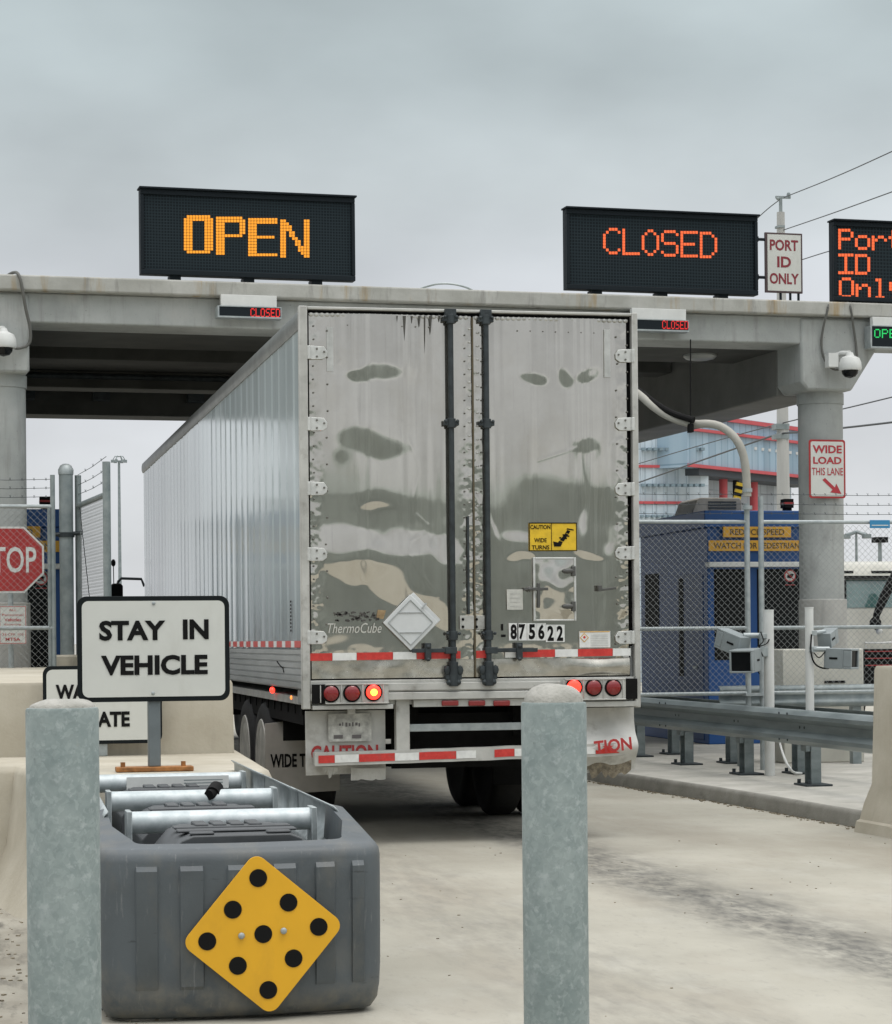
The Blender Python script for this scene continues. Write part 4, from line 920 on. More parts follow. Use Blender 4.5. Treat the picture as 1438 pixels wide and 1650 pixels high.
# deep side girders ending over the columns
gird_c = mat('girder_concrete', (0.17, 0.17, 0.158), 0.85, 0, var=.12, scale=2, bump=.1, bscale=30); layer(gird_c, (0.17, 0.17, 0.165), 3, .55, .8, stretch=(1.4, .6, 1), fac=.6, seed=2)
for s_, nm in ((sR, 'side_girder'), (sL - .07, 'side_girder')):
    b = MB(GM)
    prof = [(s_ - .42, 5.24), (s_ - .42, 4.50), (s_ - .34, 4.40), (s_ + .22, 4.40), (s_ + .30, 4.52), (s_ + .62, 5.0), (s_ + .62, 5.24)] if s_ == sR else [(s_ - .9, 5.24), (s_ - .9, 4.6), (s_ - .3, 4.40), (s_ + .25, 4.40), (s_ + .27, 4.43), (s_ + .27, 5.24)]
    b.prism(prof, .105, .8, 'y'); mk('girder_head', b, canopy_c, can, bev=.03)
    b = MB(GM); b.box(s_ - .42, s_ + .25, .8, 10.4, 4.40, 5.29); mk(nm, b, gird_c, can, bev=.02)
    for d in (.5, 9.9):
        b = MB(GM); b.cyl((s_ + .0, d, 0), (s_ + .0, d, 4.41), .262, n=32, caps=True); c_ = mk('column', b, canopy_c, can)
        b = MB(GM); b.cyl((s_, d, 4.27), (s_, d, 4.40), .235 if d > 5 else .275, n=32); mk('column_collar', b, canopy_c, c_)
        b = MB(GM); b.cyl((s_ + .01, d, 0), (s_ + .01, d, 1.98), .282, n=32); mk('column_jacket', b, conc if d < 5 else canopy_c, c_, bev=.01)
# electric ducts and fittings under the roof
b = MB(GM)
for d in (5.2, 7.4): b.cyl((sL + .3, d, 5.22), (gs0, d, 5.22), .04, n=8)
for s_ in (sL + .9, sL + 2.0, sL + 3.4): b.box(s_, s_ + .25, 9.55, 9.74, 5.12, 5.24)
mk('ceiling_duct', b, rod_m, can)
s_, _ = PG(1128, 551, 1.35)
b = MB(Matrix.Translation(GP(s_, 1.35, zb + .004))); b.lathe([(.20, .0), (.20, -.02), (.17, -.05), (.10, -.065), (.001, -.068)], (0, 0, 0), 28)
lampm = mat('lamp_shell', (0.32, 0.33, 0.32), .4, .2); mk('ceiling_lamp', b, lampm, can)

# ------------------------------------------------------------------ LED message boards
FONT = {'C': ["01110", "10001", "10000", "10000", "10000", "10001", "01110"], 'L': ["10000"] * 6 + ["11111"], 'O': ["01110", "10001", "10001", "10001", "10001", "10001", "01110"],
        'S': ["01111", "10000", "10000", "01110", "00001", "00001", "11110"], 'E': ["11111", "10000", "10000", "11110", "10000", "10000", "11111"], 'D': ["11110", "10001", "10001", "10001", "10001", "10001", "11110"],
        'P': ["11110", "10001", "10001", "11110", "10000", "10000", "10000"], 'N': ["10001", "11001", "10101", "10101", "10011", "10001", "10001"], 'I': ["11111", "00100", "00100", "00100", "00100", "00100", "11111"],
        'o': ["00000", "00000", "01110", "10001", "10001", "10001", "01110"], 'r': ["00000", "00000", "10110", "11001", "10000", "10000", "10000"], 't': ["01000", "01000", "11110", "01000", "01000", "01001", "00110"],
        'n': ["00000", "00000", "10110", "11001", "10001", "10001", "10001"], 'l': ["01100", "00100", "00100", "00100", "00100", "00100", "01110"], 'y': ["00000", "10001", "10001", "10001", "01111", "00001", "01110"], ' ': ["00000"] * 7}
TALL = {'C': ["001110", "010001", "100000", "100000", "100000", "100000", "100000", "010001", "001110"], 'L': ["100000"] * 8 + ["111111"],
        'O': ["001100", "010010", "100001", "100001", "100001", "100001", "100001", "010010", "001100"], 'S': ["011110", "100001", "100000", "100000", "011110", "000001", "000001", "100001", "011110"],
        'E': ["111111", "100000", "100000", "100000", "111110", "100000", "100000", "100000", "111111"], 'D': ["111100", "100010", "100001", "100001", "100001", "100001", "100001", "100010", "111100"]}
def bold_letter(ch, W=10, H=13):
    g = [[0] * W for _ in range(H)]
    def bx(x0, x1, y0, y1):
        for y in range(y0, y1 + 1):
            for x in range(x0, x1 + 1): g[y][x] = 1
    if ch == 'O':
        bx(0, 2, 1, H - 2); bx(W - 3, W - 1, 1, H - 2); bx(1, W - 2, 0, 0); bx(1, W - 2, H - 1, H - 1); bx(1, W - 2, 1, 1)
    if ch == 'P':
        bx(0, 2, 0, H - 1); bx(3, W - 2, 0, 0); bx(W - 2, W - 1, 1, 5); bx(3, W - 2, 6, 6); bx(3, W - 2, 1, 1)
    if ch == 'E':
        bx(0, 2, 0, H - 1); bx(3, W - 1, 0, 0); bx(3, W - 2, 6, 6); bx(3, W - 1, H - 1, H - 1); bx(3, W - 1, 1, 1)
    if ch == 'N':
        bx(0, 1, 0, H - 1); bx(W - 2, W - 1, 0, H - 1)
        for y in range(1, H - 1):
            x = 1 + round((W - 4) * (y - 1) / (H - 3)); bx(x, x + 1, y, y)
    return [''.join(map(str, r)) for r in g]
# face of a board: fine dark pixel grid
def grid_face(name, pitch):
    M = mat(name, (0.014, 0.026, 0.034), .6, spec=.12); t = M.node_tree; b = t.nodes['Principled BSDF']
    tcn = t.nodes.new('ShaderNodeTexCoord'); br = t.nodes.new('ShaderNodeTexBrick'); br.offset = 0
    mp_ = t.nodes.new('ShaderNodeMapping'); mp_.inputs['Rotation'].default_value = (R(90), 0, 0)
    t.links.new(tcn.outputs['Object'], mp_.inputs[0]); t.links.new(mp_.outputs[0], br.inputs[0])
    br.inputs['Scale'].default_value = 1; br.inputs['Brick Width'].default_value = pitch; br.inputs['Row Height'].default_value = pitch; br.inputs['Mortar Size'].default_value = pitch * .17; br.inputs['Mortar Smooth'].default_value = .1
    br.inputs['Color1'].default_value = (0.006, 0.010, 0.013, 1); br.inputs['Color2'].default_value = (0.008, 0.012, 0.015, 1); br.inputs['Mortar'].default_value = (0.020, 0.031, 0.037, 1)
    t.links.new(br.outputs[0], b.inputs['Base Color']); return M
def board(name, label, tl, br_, d, pitch_px, strings, led, group, roll=0.0, depth=.13):
    """strings: (bitmap rows list, x px, y px of its top-left, pitch x px, pitch y px)"""
    s0, z1 = PG(tl[0], tl[1], d); s1, z0 = PG(br_[0], br_[1], d)
    o = thing(name, label, 'message board', GP((s0 + s1) / 2, d, z0), group); o.rotation_euler.z = 0
    scale = (s1 - s0) / (br_[0] - tl[0]); pitch = pitch_px * scale
    b = MB(GM); b.box(s0, s1, d + .03, d + depth, z0, z1)
    f = .055
    b.box(s0, s1, d - .012, d + .029, z1 - f, z1); b.box(s0, s1, d - .012, d + .029, z0, z0 + f); b.box(s0, s0 + f * .7, d - .012, d + .029, z0 + f + .001, z1 - f - .001); b.box(s1 - f * .7, s1, d - .012, d + .029, z0 + f + .001, z1 - f - .001)
    b.box(s0 - .015, s1 + .015, d - .05, d + depth + .01, z1 + .001, z1 + .022)
    mk('cabinet', b, led_bk, o, bev=.006)
    # the face is an object with its axes along the board, so that its pixel grid follows it
    fm = bpy.data.meshes.new('display'); L = [(s0 + f * .7, z0 + f), (s1 - f * .7, z0 + f), (s1 - f * .7, z1 - f), (s0 + f * .7, z1 - f)]
    fm.from_pydata([(a - s0, 0, c - z0) for a, c in L], [], [(0, 1, 2, 3)]); fm.materials.append(grid_face('pixel_grid', pitch)); fo = bpy.data.objects.new('display', fm); COL.objects.link(fo); fo.parent = o
    fo.location = GP(s0, d + .018, z0) - o.location; fo.rotation_euler.z = GANG; OFF[fo.name] = GP(s0, d + .018, z0)
    lb = MB(GM)
    for rows, px, py, hx, hy in strings:
        for r_, row in enumerate(rows):
            for c_, ch in enumerate(row):
                if ch == '1':
                    s_, z_ = PG(px + (c_ + .5) * hx, py + (r_ + .5) * hy, d + .01); rr_ = hx * scale * .43; rz = hy * scale * .43
                    lb.add([(s_ - rr_, d + .014, z_ - rz), (s_ + rr_, d + .014, z_ - rz), (s_ + rr_, d + .014, z_ + rz), (s_ - rr_, d + .014, z_ + rz)], [(0, 1, 2, 3)])
    lo = mk('lit_letters', lb, led, o, smooth=0)
    # feet
    for u in (.16, .5, .82):
        b = MB(GM); s_ = s0 + (s1 - s0) * u; b.box(s_ - .06, s_ + .06, d + .03, d + .2, 5.425, z0 + .005 if z0 > 5.43 else 5.44); mk('mounting_foot', b, led_bk, o, bev=.003)
    return o
st = []
for i, ch in enumerate('OPEN'): st.append((bold_letter(ch), 296.5 + 51.8 * i, 346.5 + 2.3 * i, 4.75, 4.75))
board('message_board', 'large black message board lit with amber OPEN', (226, 304), (573, 453), .06, 4.7, st, amber_l, 'message boards on the canopy roof')
st = [(TALL[ch], 972 + 31.2 * i, 367 + 1.25 * i, 4.75, 4.75) for i, ch in enumerate('CLOSED')]
board('message_board', 'large black message board lit with orange CLOSED', (912.5, 336), (1222, 476), .06, 4.7, st, redor_l, 'message boards on the canopy roof')
st = []
for w_, x_, y_ in (('Port', 1351, 368.5), ('ID', 1351, 408.5), ('Only', 1352, 447)):
    for i, ch in enumerate(w_): st.append((FONT[ch], x_ + 27 * i, y_ + .8 * i, 5.0, 4.75))
board('message_board', 'black message board lit with orange Port ID Only, cut off at the frame edge', (1343, 356), (1570, 492), .06, 5.0, st, redor_l, 'message boards on the canopy roof')
# small lane signs hung under the slab edge
def lane_sign(label, pa, pb, ya, yb, word, x0, y0, hx, hy, led, pole_top, pp, d=-.10):
    s0, z1 = PG(pa, ya, d); s1, z0 = PG(pb, yb, d)
    o = thing('lane_sign', label, 'lane sign', GP((s0 + s1) / 2, d, z0), 'small lit lane signs under the canopy edge')
    b = MB(GM); f = .018
    b.box(s0, s1, d + .012, d + .16, z0, z1); b.box(s0, s1, d, d + .0119, z0, z0 + f); b.box(s0, s1, d, d + .0119, z1 - f * .5, z1); b.box(s0, s0 + f, d, d + .0119, z0 + f, z1 - f * .5); b.box(s1 - f * .5, s1, d, d + .0119, z0 + f, z1 - f * .5)
    mk('sign_case', b, galv, o, bev=.003)
    b = MB(GM); b.box(s0 + f, s1 - f * .5, d + .004, d + .0115, z0 + f, z1 - f * .5); mk('display', b, led_bk, o)
    b = MB(GM); a, c = PG(pp[0], pole_top, d), PG(pp[1], ya, d); b.box(a[0], c[0], d + .02, d + .10, z1 + .001, a[1]); mk('hanger_plate', b, white_p, o, bev=.004)
    lb = MB(GM)
    for i, ch in enumerate(word):
        for r_, row in enumerate(FONT[ch]):
            for c_, q in enumerate(row):
                if q == '1':
                    s_, z_ = PG(x0 + (i * 6 + c_ + .5) * hx, y0 + (r_ + .5) * hy + i * .15, d); k = .0069 * hx * .47; kz = .0069 * hy * .46
                    lb.add([(s_ - k, d + .001, z_ - kz), (s_ + k, d + .001, z_ - kz), (s_ + k, d + .001, z_ + kz), (s_ - k, d + .001, z_ + kz)], [(0, 1, 2, 3)])
    mk('lit_letters', lb, led, o, smooth=0)
    return o
lane_sign('small lane sign lit with red CLOSED above the left side of the trailer', 351, 454, 492, 514, 'CLOSED', 404, 496.5, 1.36, 2.0, redl_l, 473.5, (357, 447))
lane_sign('small lane sign lit with red CLOSED right of the trailer', 1008, 1111, 513, 535, 'CLOSED', 1067.5, 516, 1.20, 2.0, redl_l, 495.5, (1020, 1107))
lane_sign('small lane sign lit with green OPEN at the far right', 1403, 1500, 524, 563, 'OPEN', 1409, 530, 2.05, 2.05, green_l, 510, (1408, 1495))
# PORT ID ONLY board on legs
d = .30; s0, z1 = PG(1233, 374, d); s1, z0 = PG(1294, 473, d)
o = thing('port_sign', 'white sign reading PORT ID ONLY in dark red on the canopy roof', 'sign', GP((s0 + s1) / 2, d, 5.42))
b = MB(GM); b.box(s0, s1, d, d + .03, z0, z1); mk('sign_frame', b, mat('brown_frame', (0.07, 0.045, 0.045), .6), o, bev=.004)
b = MB(GM); b.box(s0 + .028, s1 - .022, d - .004, d - .0005, z0 + .022, z1 - .022); mk('sign_face', b, sign_w, o)
dred = mat('dark_red_lettering', (0.22, 0.02, 0.03), .5)
for k, (t_, ww) in enumerate((('PORT', .76), ('ID', .37), ('ONLY', .78))):
    text('lettering', t_, GP((s0 + s1) / 2, d - .004, z1 - .145 - k * .195), (s1 - s0) * ww, .128, dred, o, xdir=GX, bold=.03)
for u in (.42, .68, .9):
    b = MB(GM); s_ = s0 + (s1 - s0) * u; b.cyl((s_, d + .02, 5.42), (s_, d + .02, z0 + .002), .016, n=8); mk('leg', b, led_bk, o)
for zz in (.25, .88):
    b = MB(GM); zq = z0 + (z1 - z0) * zz; b.cyl((s0 - .09, d + .015, zq), (s0 - .0, d + .015, zq), .018, n=8); b.box(s0 - .10, s0 - .085, d - .01, d + .04, zq - .03, zq + .03); mk('side_bracket', b, led_bk, o)
# cables lying over the edge
def cable(name, label, pts, r, d=-.03, group=None, material=None):
    P_ = [GP(*(lambda q: (q[0], dd, q[1]))(PG(px, py, dd))) for px, py, dd in pts]
    # smooth
    for _ in range(2):
        Q = [P_[0]]
        for a, c in zip(P_[:-1], P_[1:]): Q += [a * .75 + c * .25, a * .25 + c * .75]
        P_ = Q + [P_[-1]]
    b = MB(); b.tube(P_, r, 8); o = mk(name, b, material or rod_m, loc=P_[0])
    return tag(o, label, 'cable', group)
gcab = mat('grey_cable', (0.11, 0.11, 0.10), .6)
cable('cable', 'grey cable drooping from the roof edge to the left dome camera', [(8, 447, .25), (22, 438, .1), (31, 440, -.03), (37, 468, -.03), (42, 500, .02), (50, 530, .06), (49, 556, .08), (30, 562, .06), (22, 560, .05)], .017, material=gcab)
cable('cable', 'dark cable looping down the girder end to the left of the dome camera', [(1342, 492, .1), (1335, 487, .02), (1334, 500, -.02), (1326, 530, .06), (1323, 558, .08), (1330, 585, .08), (1345, 597, .07), (1356, 594, .05)], .014, material=gcab)
cable('cable', 'dark cable hanging down the girder end to the right of the dome camera', [(1362, 488, .1), (1369, 488, .02), (1372, 500, -.02), (1376, 530, .06), (1380, 556, .08), (1381, 575, .08)], .014, material=gcab)
cable('cable', 'thin pale cable humped over the roof edge between the boards', [(678, 465, .5), (690, 461, .4), (706, 457, .3), (728, 457, .3), (750, 462, .3), (762, 468, .35)], .012, material=galv)
# dome cameras
def dome_cam(label, px, py, d):
    s_, z_ = PG(px, py, d); c = GP(s_, d, z_)
    o = thing('dome_camera', label, 'camera', c, 'dome cameras at the canopy columns')
    b = MB(Matrix.Translation(c)); b.lathe([(.02, .16), (.035, .155), (.05, .12), (.11, .09), (.13, .04), (.135, -.03), (.125, -.05), (.1, -.05)], (0, 0, 0), 24); b.tube([(0, 0, .15), (-.06, .1, .16), (-.16, .3, .12)], .03, 10); b.obox((-.2, .06, .07), .12, .12, .16)
    mk('housing', b, white_p, o)
    b = MB(Matrix.Translation(c)); b.lathe([(.098, -.05), (.09, -.09), (.06, -.125), (.001, -.14)], (0, 0, 0), 20); mk('dome', b, glass, o)
    return o
dome_cam('white dome camera on the left column', 6, 553, -.1)
dome_cam('white dome camera on the column by the WIDE LOAD sign', 1370, 590, -.1)
# WIDE LOAD sign strapped to the right column
d = .20; s0, z1 = PG(1303.5, 708, d); s1, z0 = PG(1363, 803, d); cs = (s0 + s1) / 2; cz = (z0 + z1) / 2; W = s1 - s0; H = z1 - z0
o = thing('lane_arrow_sign', 'white sign reading WIDE LOAD THIS LANE with red arrow on column', 'sign', GP(cs, d, z0))
b = MB(); plate(b, GP(cs, d, cz), rrect(W, H, .03), GX, ZU, .006); mk('sign_border', b, red_s, o)
b = MB(); plate(b, GP(cs, d - .003, cz), rrect(W - .045, H - .045, .022), GX, ZU, .002); mk('sign_face', b, sign_w, o)
rs = mat('sign_red_lettering', (0.40, 0.03, 0.04), .5)
for t_, zz, ww, hh, bo in (('WIDE', .835, .80, .135, .03), ('LOAD', .645, .78, .125, .03), ('THIS LANE', .455, .86, .13, .008)): text('lettering', t_, GP(cs, d - .004, z0 + H * zz), W * ww, H * hh, rs, o, xdir=GX, bold=bo)
b = MB()
def ap(u, v): return (W * u, H * v)
plate(b, GP(cs - W / 2, d - .006, z0), [ap(.36, .31), ap(.43, .345), ap(.70, .185), ap(.74, .25), ap(.88, .075), ap(.57, .10), ap(.635, .145)], GX, ZU, .002); mk('arrow', b, rs, o, smooth=0)
b = MB(GM)
for zz in (.2, .8): b.box(cs - .2, cs + .2, d + .007, d + .03, z0 + H * zz - .015, z0 + H * zz + .015)
mk('strap', b, galv, o)
# conduit swinging down from the canopy to the fence
cp = [(985, 600, 25.0), (1032, 636, 24.6), (1052, 655, 24.5), (1080, 673, 24.4), (1115, 684, 24.3), (1150, 682, 24.2), (1175, 694, 24.15), (1193, 716, 24.1), (1202, 748, 24.1), (1204.5, 800, 24.1), (1204.5, 1010, 24.1), (1204.5, 1118, 24.1)]
def smooth_pts(P_, n=2):
    for _ in range(n):
        Q = [P_[0]]
        for a, c in zip(P_[:-1], P_[1:]): Q += [a * .75 + c * .25, a * .25 + c * .75]
        P_ = Q + [P_[-1]]
    return P_
o = thing('bent_conduit', 'thick bent pale conduit swinging down from under the canopy to the fence post', 'conduit', P(1204, 1118, 24.1))
b = MB(); b.tube(smooth_pts([P(*q) for q in cp[:-2]]) , .044, 12); mk('pipe', b, mat('pale_conduit', (0.34, 0.33, 0.29), .6, 0, var=.1, scale=4), o, smooth=60)
b = MB(); b.tube(smooth_pts([P(980, 592, 25), P(1034, 633, 24.62), P(1056, 650, 24.5), P(1084, 667, 24.35), P(1118, 677, 24.2)]), .035, 10); mk('cable', b, ink, o)
b = MB(); p = P(1113, 690, 24.25); q = P(1113, 547, 24.25); b.cyl(p, q, .007, n=6); b.obox(p, .04, .1, .09); mk('hanger_rod', b, ink, o)
b = MB()
for py in (790, 818): p = P(1204.5, py, 24.1); b.cyl(p - Vector((0, 0, .02)), p + Vector((0, 0, .02)), .052, n=12)
mk('coupling', b, galv, o)
# ================================================================== foreground
# bollards: galvanised pipes filled with domed concrete
def bollard(label, px, py_rim, w_px, R_, dome_h, chamfer):
    dpt = F * 2 * R_ / w_px; p = P(px, py_rim, dpt); c = Vector((p.x, p.y, 0)); zr_ = p.z
    o = thing('bollard', label, 'bollard', c, 'galvanised steel bollards in the foreground')
    b = MB(Matrix.Translation(c)); b.lathe([(R_, 0), (R_, zr_ - .008), (R_ - .003, zr_ - .001), (R_ - .010, zr_)], (0, 0, 0), 64); mk('pipe', b, bol, o)
    b = MB(Matrix.Translation(c)); pr = [(R_ - .009, zr_ - .003)]
    for k in range(1, 9):
        a = k / 8 * math.pi / 2
        pr.append(((R_ - .010) * math.cos(a) ** .8 + .0005, zr_ + dome_h * math.sin(a)))
    b.lathe(pr, (0, 0, 0), 48)
    for i, v in enumerate(b.v): b.v[i] = v + Vector((0, 0, .004 * noise.noise(v * 22) if v.z > zr_ + .004 else 0))
    mk('domed_cap', b, dome_c, o)
    return o
bollard('speckled galvanised bollard in front of the white STAY IN VEHICLE sign', 100.5, 1140, 117, .10, .024, 1)
bollard('galvanised bollard with high rounded concrete cap in front of the trailer', 892.5, 1131, 105.5, .10, .056, 0)

# crash cushion
d0 = 9.4
nl, nr_ = P(163, 1500, 9.45), P(615, 1500, 9.55)
AXc = (P(390, 1640, 9.4)).x; AYf = 9.0
fc = P(400, 1640, 9.35); AYf = fc.y; AXc = P(388, 1500, 9.5).x; AW = .585
print('attenuator', AXc, AYf, nl, nr_)
att = thing('crash_cushion', 'grey plastic nosed crash cushion with galvanised cross tubes and yellow dotted marker', 'crash cushion', (AXc, AYf + .6, 0))
zt = .705
def nose_outline(w, dep, r, bow):
    """plan of the nose from the left rear, round the front, to the right rear"""
    pts = [(-w, dep)]
    pts += [(-w, dep * .75), (-w, dep * .5), (-w, r)]
    for k in range(1, 9):
        a = math.pi + (math.pi / 2) * k / 9; pts.append((-w + r + r * math.cos(a), r + r * math.sin(a)))
    for k in range(0, 25):
        u = -1 + 2 * k / 24; pts.append((u * (w - r), -bow * (1 - u * u)))
    for k in range(1, 9):
        a = 1.5 * math.pi + (math.pi / 2) * k / 9; pts.append((w - r + r * math.cos(a), r + r * math.sin(a)))
    pts += [(w, r), (w, dep * .5), (w, dep * .75), (w, dep)]
    return pts
b = MB(); lev = [(.006, .90, .10), (.02, .945, .055), (.06, .98, .025), (.12, .992, .012), (.20, 1.0, .012), (.35, 1, .004), (.55, 1, 0), (zt - .05, 1, 0), (zt - .02, .994, .008), (zt, .975, .03), (zt + .004, .955, .05)]
O = nose_outline(AW, .95, .105, .045); n = len(O); vs = []
def rise(y): return max(0, (y - .12)) * .105
for z, sc, iny in lev:
    for (x, y) in O:
        zz = z + (rise(y) if z > .5 else 0)
        vs.append((AXc + x * sc, AYf + .045 + y * 1.0 + (iny if y < .3 else 0) , zz))
L = len(lev)
b.add(vs, [(i * n + k, i * n + k + 1, (i + 1) * n + k + 1, (i + 1) * n + k) for i in range(L - 1) for k in range(n - 1)])
# inner rim falling inward
O2 = [(x * .86, .15 + (y * .84)) for x, y in O]; O3 = [(x * .80, .2 + y * .8) for x, y in O]
vs = [(AXc + x * .955, AYf + .045 + y + (.05 if y < .3 else 0), zt + .004 + rise(y)) for x, y in O] + [(AXc + x * (.745 if y < .3 else .85), AYf + .045 + .075 + y * .93, zt + .006 + rise(y * .9 + .09) + .012) for x, y in O] + [(AXc + x * (.725 if y < .3 else .83), AYf + .045 + .10 + y * .9, zt - .10 + rise(y)) for x, y in O] + [(AXc + x * .77, AYf + .045 + .12 + y * .88, .2) for x, y in O]
b.add(vs, [(i * n + k, i * n + k + 1, (i + 1) * n + k + 1, (i + 1) * n + k) for i in range(3) for k in range(n - 1)])
shell = mk('nose_shell', b, plas, att, smooth=50)
# raised flutes on the front
def front_y(x):
    u = x / (AW - .105)
    if abs(u) <= 1: return -.045 * (1 - u * u)
    a = min(1, (abs(x) - (AW - .105)) / .105); return .105 * (1 - math.sqrt(max(0, 1 - a * a)))
b = MB()
for xc_, wd in ((-.395, .10), (-.215, .11), (-.02, .115), (.165, .11), (.335, .095), (.475, .06)):
    prof = [(-1, 0), (-.82, 1), (.82, 1), (1, 0)]; zz = [(.12, 0), (.15, 1), (zt - .085, 1), (zt - .06, 0)]
    vs = []
    for z, k in zz:
        for u, h in prof:
            x = xc_ + u * wd / 2; bottom = .03 if z < .16 else 0
            vs.append((AXc + x, AYf + .045 + front_y(x) + bottom * .6 + .004 - .019 * h * k, z))
    b.add(vs, [(i * 4 + j, i * 4 + j + 1, (i + 1) * 4 + j + 1, (i + 1) * 4 + j) for i in range(3) for j in range(3)])
mk('front_flute', b, plas, shell, smooth=30)
# yellow diamond with nine black spots
my = AYf - .022; c = PY(424.5, 1505, my)
b = MB(); side = .475; ang = R(45 + 5.0); 
xd = Vector((math.cos(ang), 0, math.sin(ang))); yd = Vector((-math.sin(ang), 0, math.cos(ang)))
plate(b, c, rrect(side, side, .045), xd, yd, .006); dm = mk('object_marker', b, yellow, att, bev=.001)
b = MB()
for i in (-1, 0, 1):
    for j in (-1, 0, 1):
        cc = c + xd * (i * .163) + yd * (j * .161); plate(b, cc + Vector((0, -.003, 0)), [(.0365 * math.cos(2 * math.pi * k / 32), .0365 * math.sin(2 * math.pi * k / 32)) for k in range(32)], xd, yd, .002)
mk('black_spot', b, ink, dm, smooth=0)
for px, py in ((389.5, 1508), (457.5, 1500)):
    b = MB(); q = PY(px, py, my - .008); b.sphere(q, .014, 12, (1, .6, 1)); mk('bolt', b, galv, dm)
# cross tubes and side panels, cartridges
for k, (dp, pxa, pxb) in enumerate(((10.35, 207, 503), (11.55, 175, 441), (12.8, 150, 391))):
    a, e = P(pxb, (1317, 1286, 1261)[k], dp), None
    y = a.y; xr = a.x; xl = PY(pxa, 1300, y).x; zc = .748 + .012 * k
    b = MB(); b.cyl((xl, y, zc), (xr, y, zc), .050, n=24); mk('cross_tube', b, tube_g, att)
    for x in (xl, xr):
        b = MB(); b.box(x - .012, x + .012, y - .07, y + .07, .12, zc + .055); mk('end_plate', b, galv, att, bev=.003)
    if k == 2:
        b = MB(); b.box(xl + (xr - xl) * .22, xl + (xr - xl) * .90, y - .0535, y - .050, zc - .035, zc + .035); mk('white_label', b, white_p, att)
        q = MB(); [q.box(xl + (xr - xl) * .60, xl + (xr - xl) * .86, y - .0545, y - .0536, zc - .022 + j * .016, zc - .017 + j * .016) for j in range(3)]; mk('label_lines', q, galv_d, att)
    cfront = (y - .95) if k else y - .78; cback = y - .12
    b = MB(); top = zc - (.0 if k == 0 else .015); rx_ = (xr - xl) / 2 - .09; xm = (xl + xr) / 2
    b.prism([(-rx_ + xm, .2), (rx_ + xm, .2), (rx_ + xm, top - .10), (rx_ + xm - .07, top - .02), (rx_ + xm - .12, top), (-rx_ + xm + .12, top), (-rx_ + xm + .07, top - .02), (-rx_ + xm, top - .10)], cfront, cback, 'y')
    for u in (.30, .42, .54, .66): b.box(xm + rx_ * (2 * u - 1) - .028, xm + rx_ * (2 * u - 1) + .028, cback - .30, cback - .10, top + .001, top + .02)
    for yy in (.22, .5): b.box(xm - rx_ * .78, xm + rx_ * .78, cfront + (cback - cfront) * yy, cfront + (cback - cfront) * (yy + .16), top + .0015, top + .012)
    for u in (.25, .75): b.box(xm + rx_ * (2 * u - 1) - .05, xm + rx_ * (2 * u - 1) + .05, cfront + .03, cfront + .1, top + .001, top + .012)
    ct = mk('energy_cartridge', b, cart, att, bev=.012)
    if k == 1:
        b = MB(); p = Vector((xm + .12, y + .02, zc + .05)); b.cyl(p + Vector((-.02, -.05, -.02)), p + Vector((.01, .02, .005)), .036, n=16); b.cyl(p + Vector((-.04, -.075, -.025)), p + Vector((-.015, -.045, -.02)), .026, n=16); mk('breather_cap', b, ink, ct)
xr0 = AXc + AW - .03; yb0 = AYf + .98
prof = [(0, .75), (.02, .73), (.02, .62), (-.035, .56), (-.035, .50), (.02, .44), (.02, .34), (-.035, .28), (-.035, .22), (.02, .17)]
for s, nm in ((1, 'side_panel'), (-1, 'side_panel')):
    for k in range(3):
        ya = AYf + .80 + k * 1.08; ye = ya + 1.2; off = AW - .105 - .022 * k
        vs = []
        for yy, fl in ((ya, .020), (ye, 0)):
            for (u, z) in prof: vs.append((AXc + s * (off + u + fl), yy, z + .012 + .04 * (1 if True else 0) + (yy - AYf) * .012))
        n_ = len(prof); b = MB(); b.add(vs, [(j, j + 1, n_ + j + 1, n_ + j) for j in range(n_ - 1)])
        p_ = mk(nm, b, galv, att, smooth=20)
        sm = p_.modifiers.new('thick', 'SOLIDIFY'); sm.thickness = .006
b = MB(); b.box(AXc - .35, AXc + .35, AYf + .5, AYf + 3.5, .0, .06); b.box(AXc - .45, AXc + .45, AYf + .45, AYf + .53, .01, .07)
mk('base_rail', b, galv, att, bev=.005)
b = MB(); p = PZ(190, 1628, .0); b.box(p.x - .12, p.x + .02, p.y + .02, p.y + .28, .004, .02); b.box(p.x - .10, p.x - .085, p.y + .02, p.y + .28, .02, .10); mk('foot_bracket', b, galv, att, bev=.003)

# concrete block behind the cushion and the higher wall behind it
o_b = MB(); zt2 = .79
fr = PZ(270, 1252, zt2); 
yF = fr.y; ptsb = [(-6, PZ(0, 1232, zt2).y + .0), (PZ(20, 1232, zt2).x, PZ(20, 1232, zt2).y), (AXc - .62, yF + .35), (AXc - .45, yF), (AXc + .42, yF), (PZ(372, 1210, zt2).x, yF + .7), (PZ(378, 1202, zt2).x, yF + 3.4), (-6, yF + 3.4)]
def inset(pts, c, k): return [(c[0] + (x - c[0]) * k, c[1] + (y - c[1]) * k) for x, y in pts]
def barrier_loft(pts, levels, inwards):
    b = MB(); n = len(pts); vs = []
    cx = sum(p[0] for p in pts) / n; cy = sum(p[1] for p in pts) / n
    for z, off in zip(levels, inwards):
        for i, (x, y) in enumerate(pts):
            a = Vector(pts[i - 1]); p = Vector((x, y)); c2 = Vector(pts[(i + 1) % n])
            n1 = Vector(((p - a).y, -(p - a).x)).normalized(); n2 = Vector(((c2 - p).y, -(c2 - p).x)).normalized()
            nn = (n1 + n2); nn = nn / max(.5, nn.length_squared / 2)
            q = p - nn * off; vs.append((q.x, q.y, z))
    L = len(levels)
    fs = [(i * n + k, i * n + (k + 1) % n, (i + 1) * n + (k + 1) % n, (i + 1) * n + k) for i in range(L - 1) for k in range(n)] + [tuple((L - 1) * n + k for k in range(n))]
    return b.add(vs, fs)
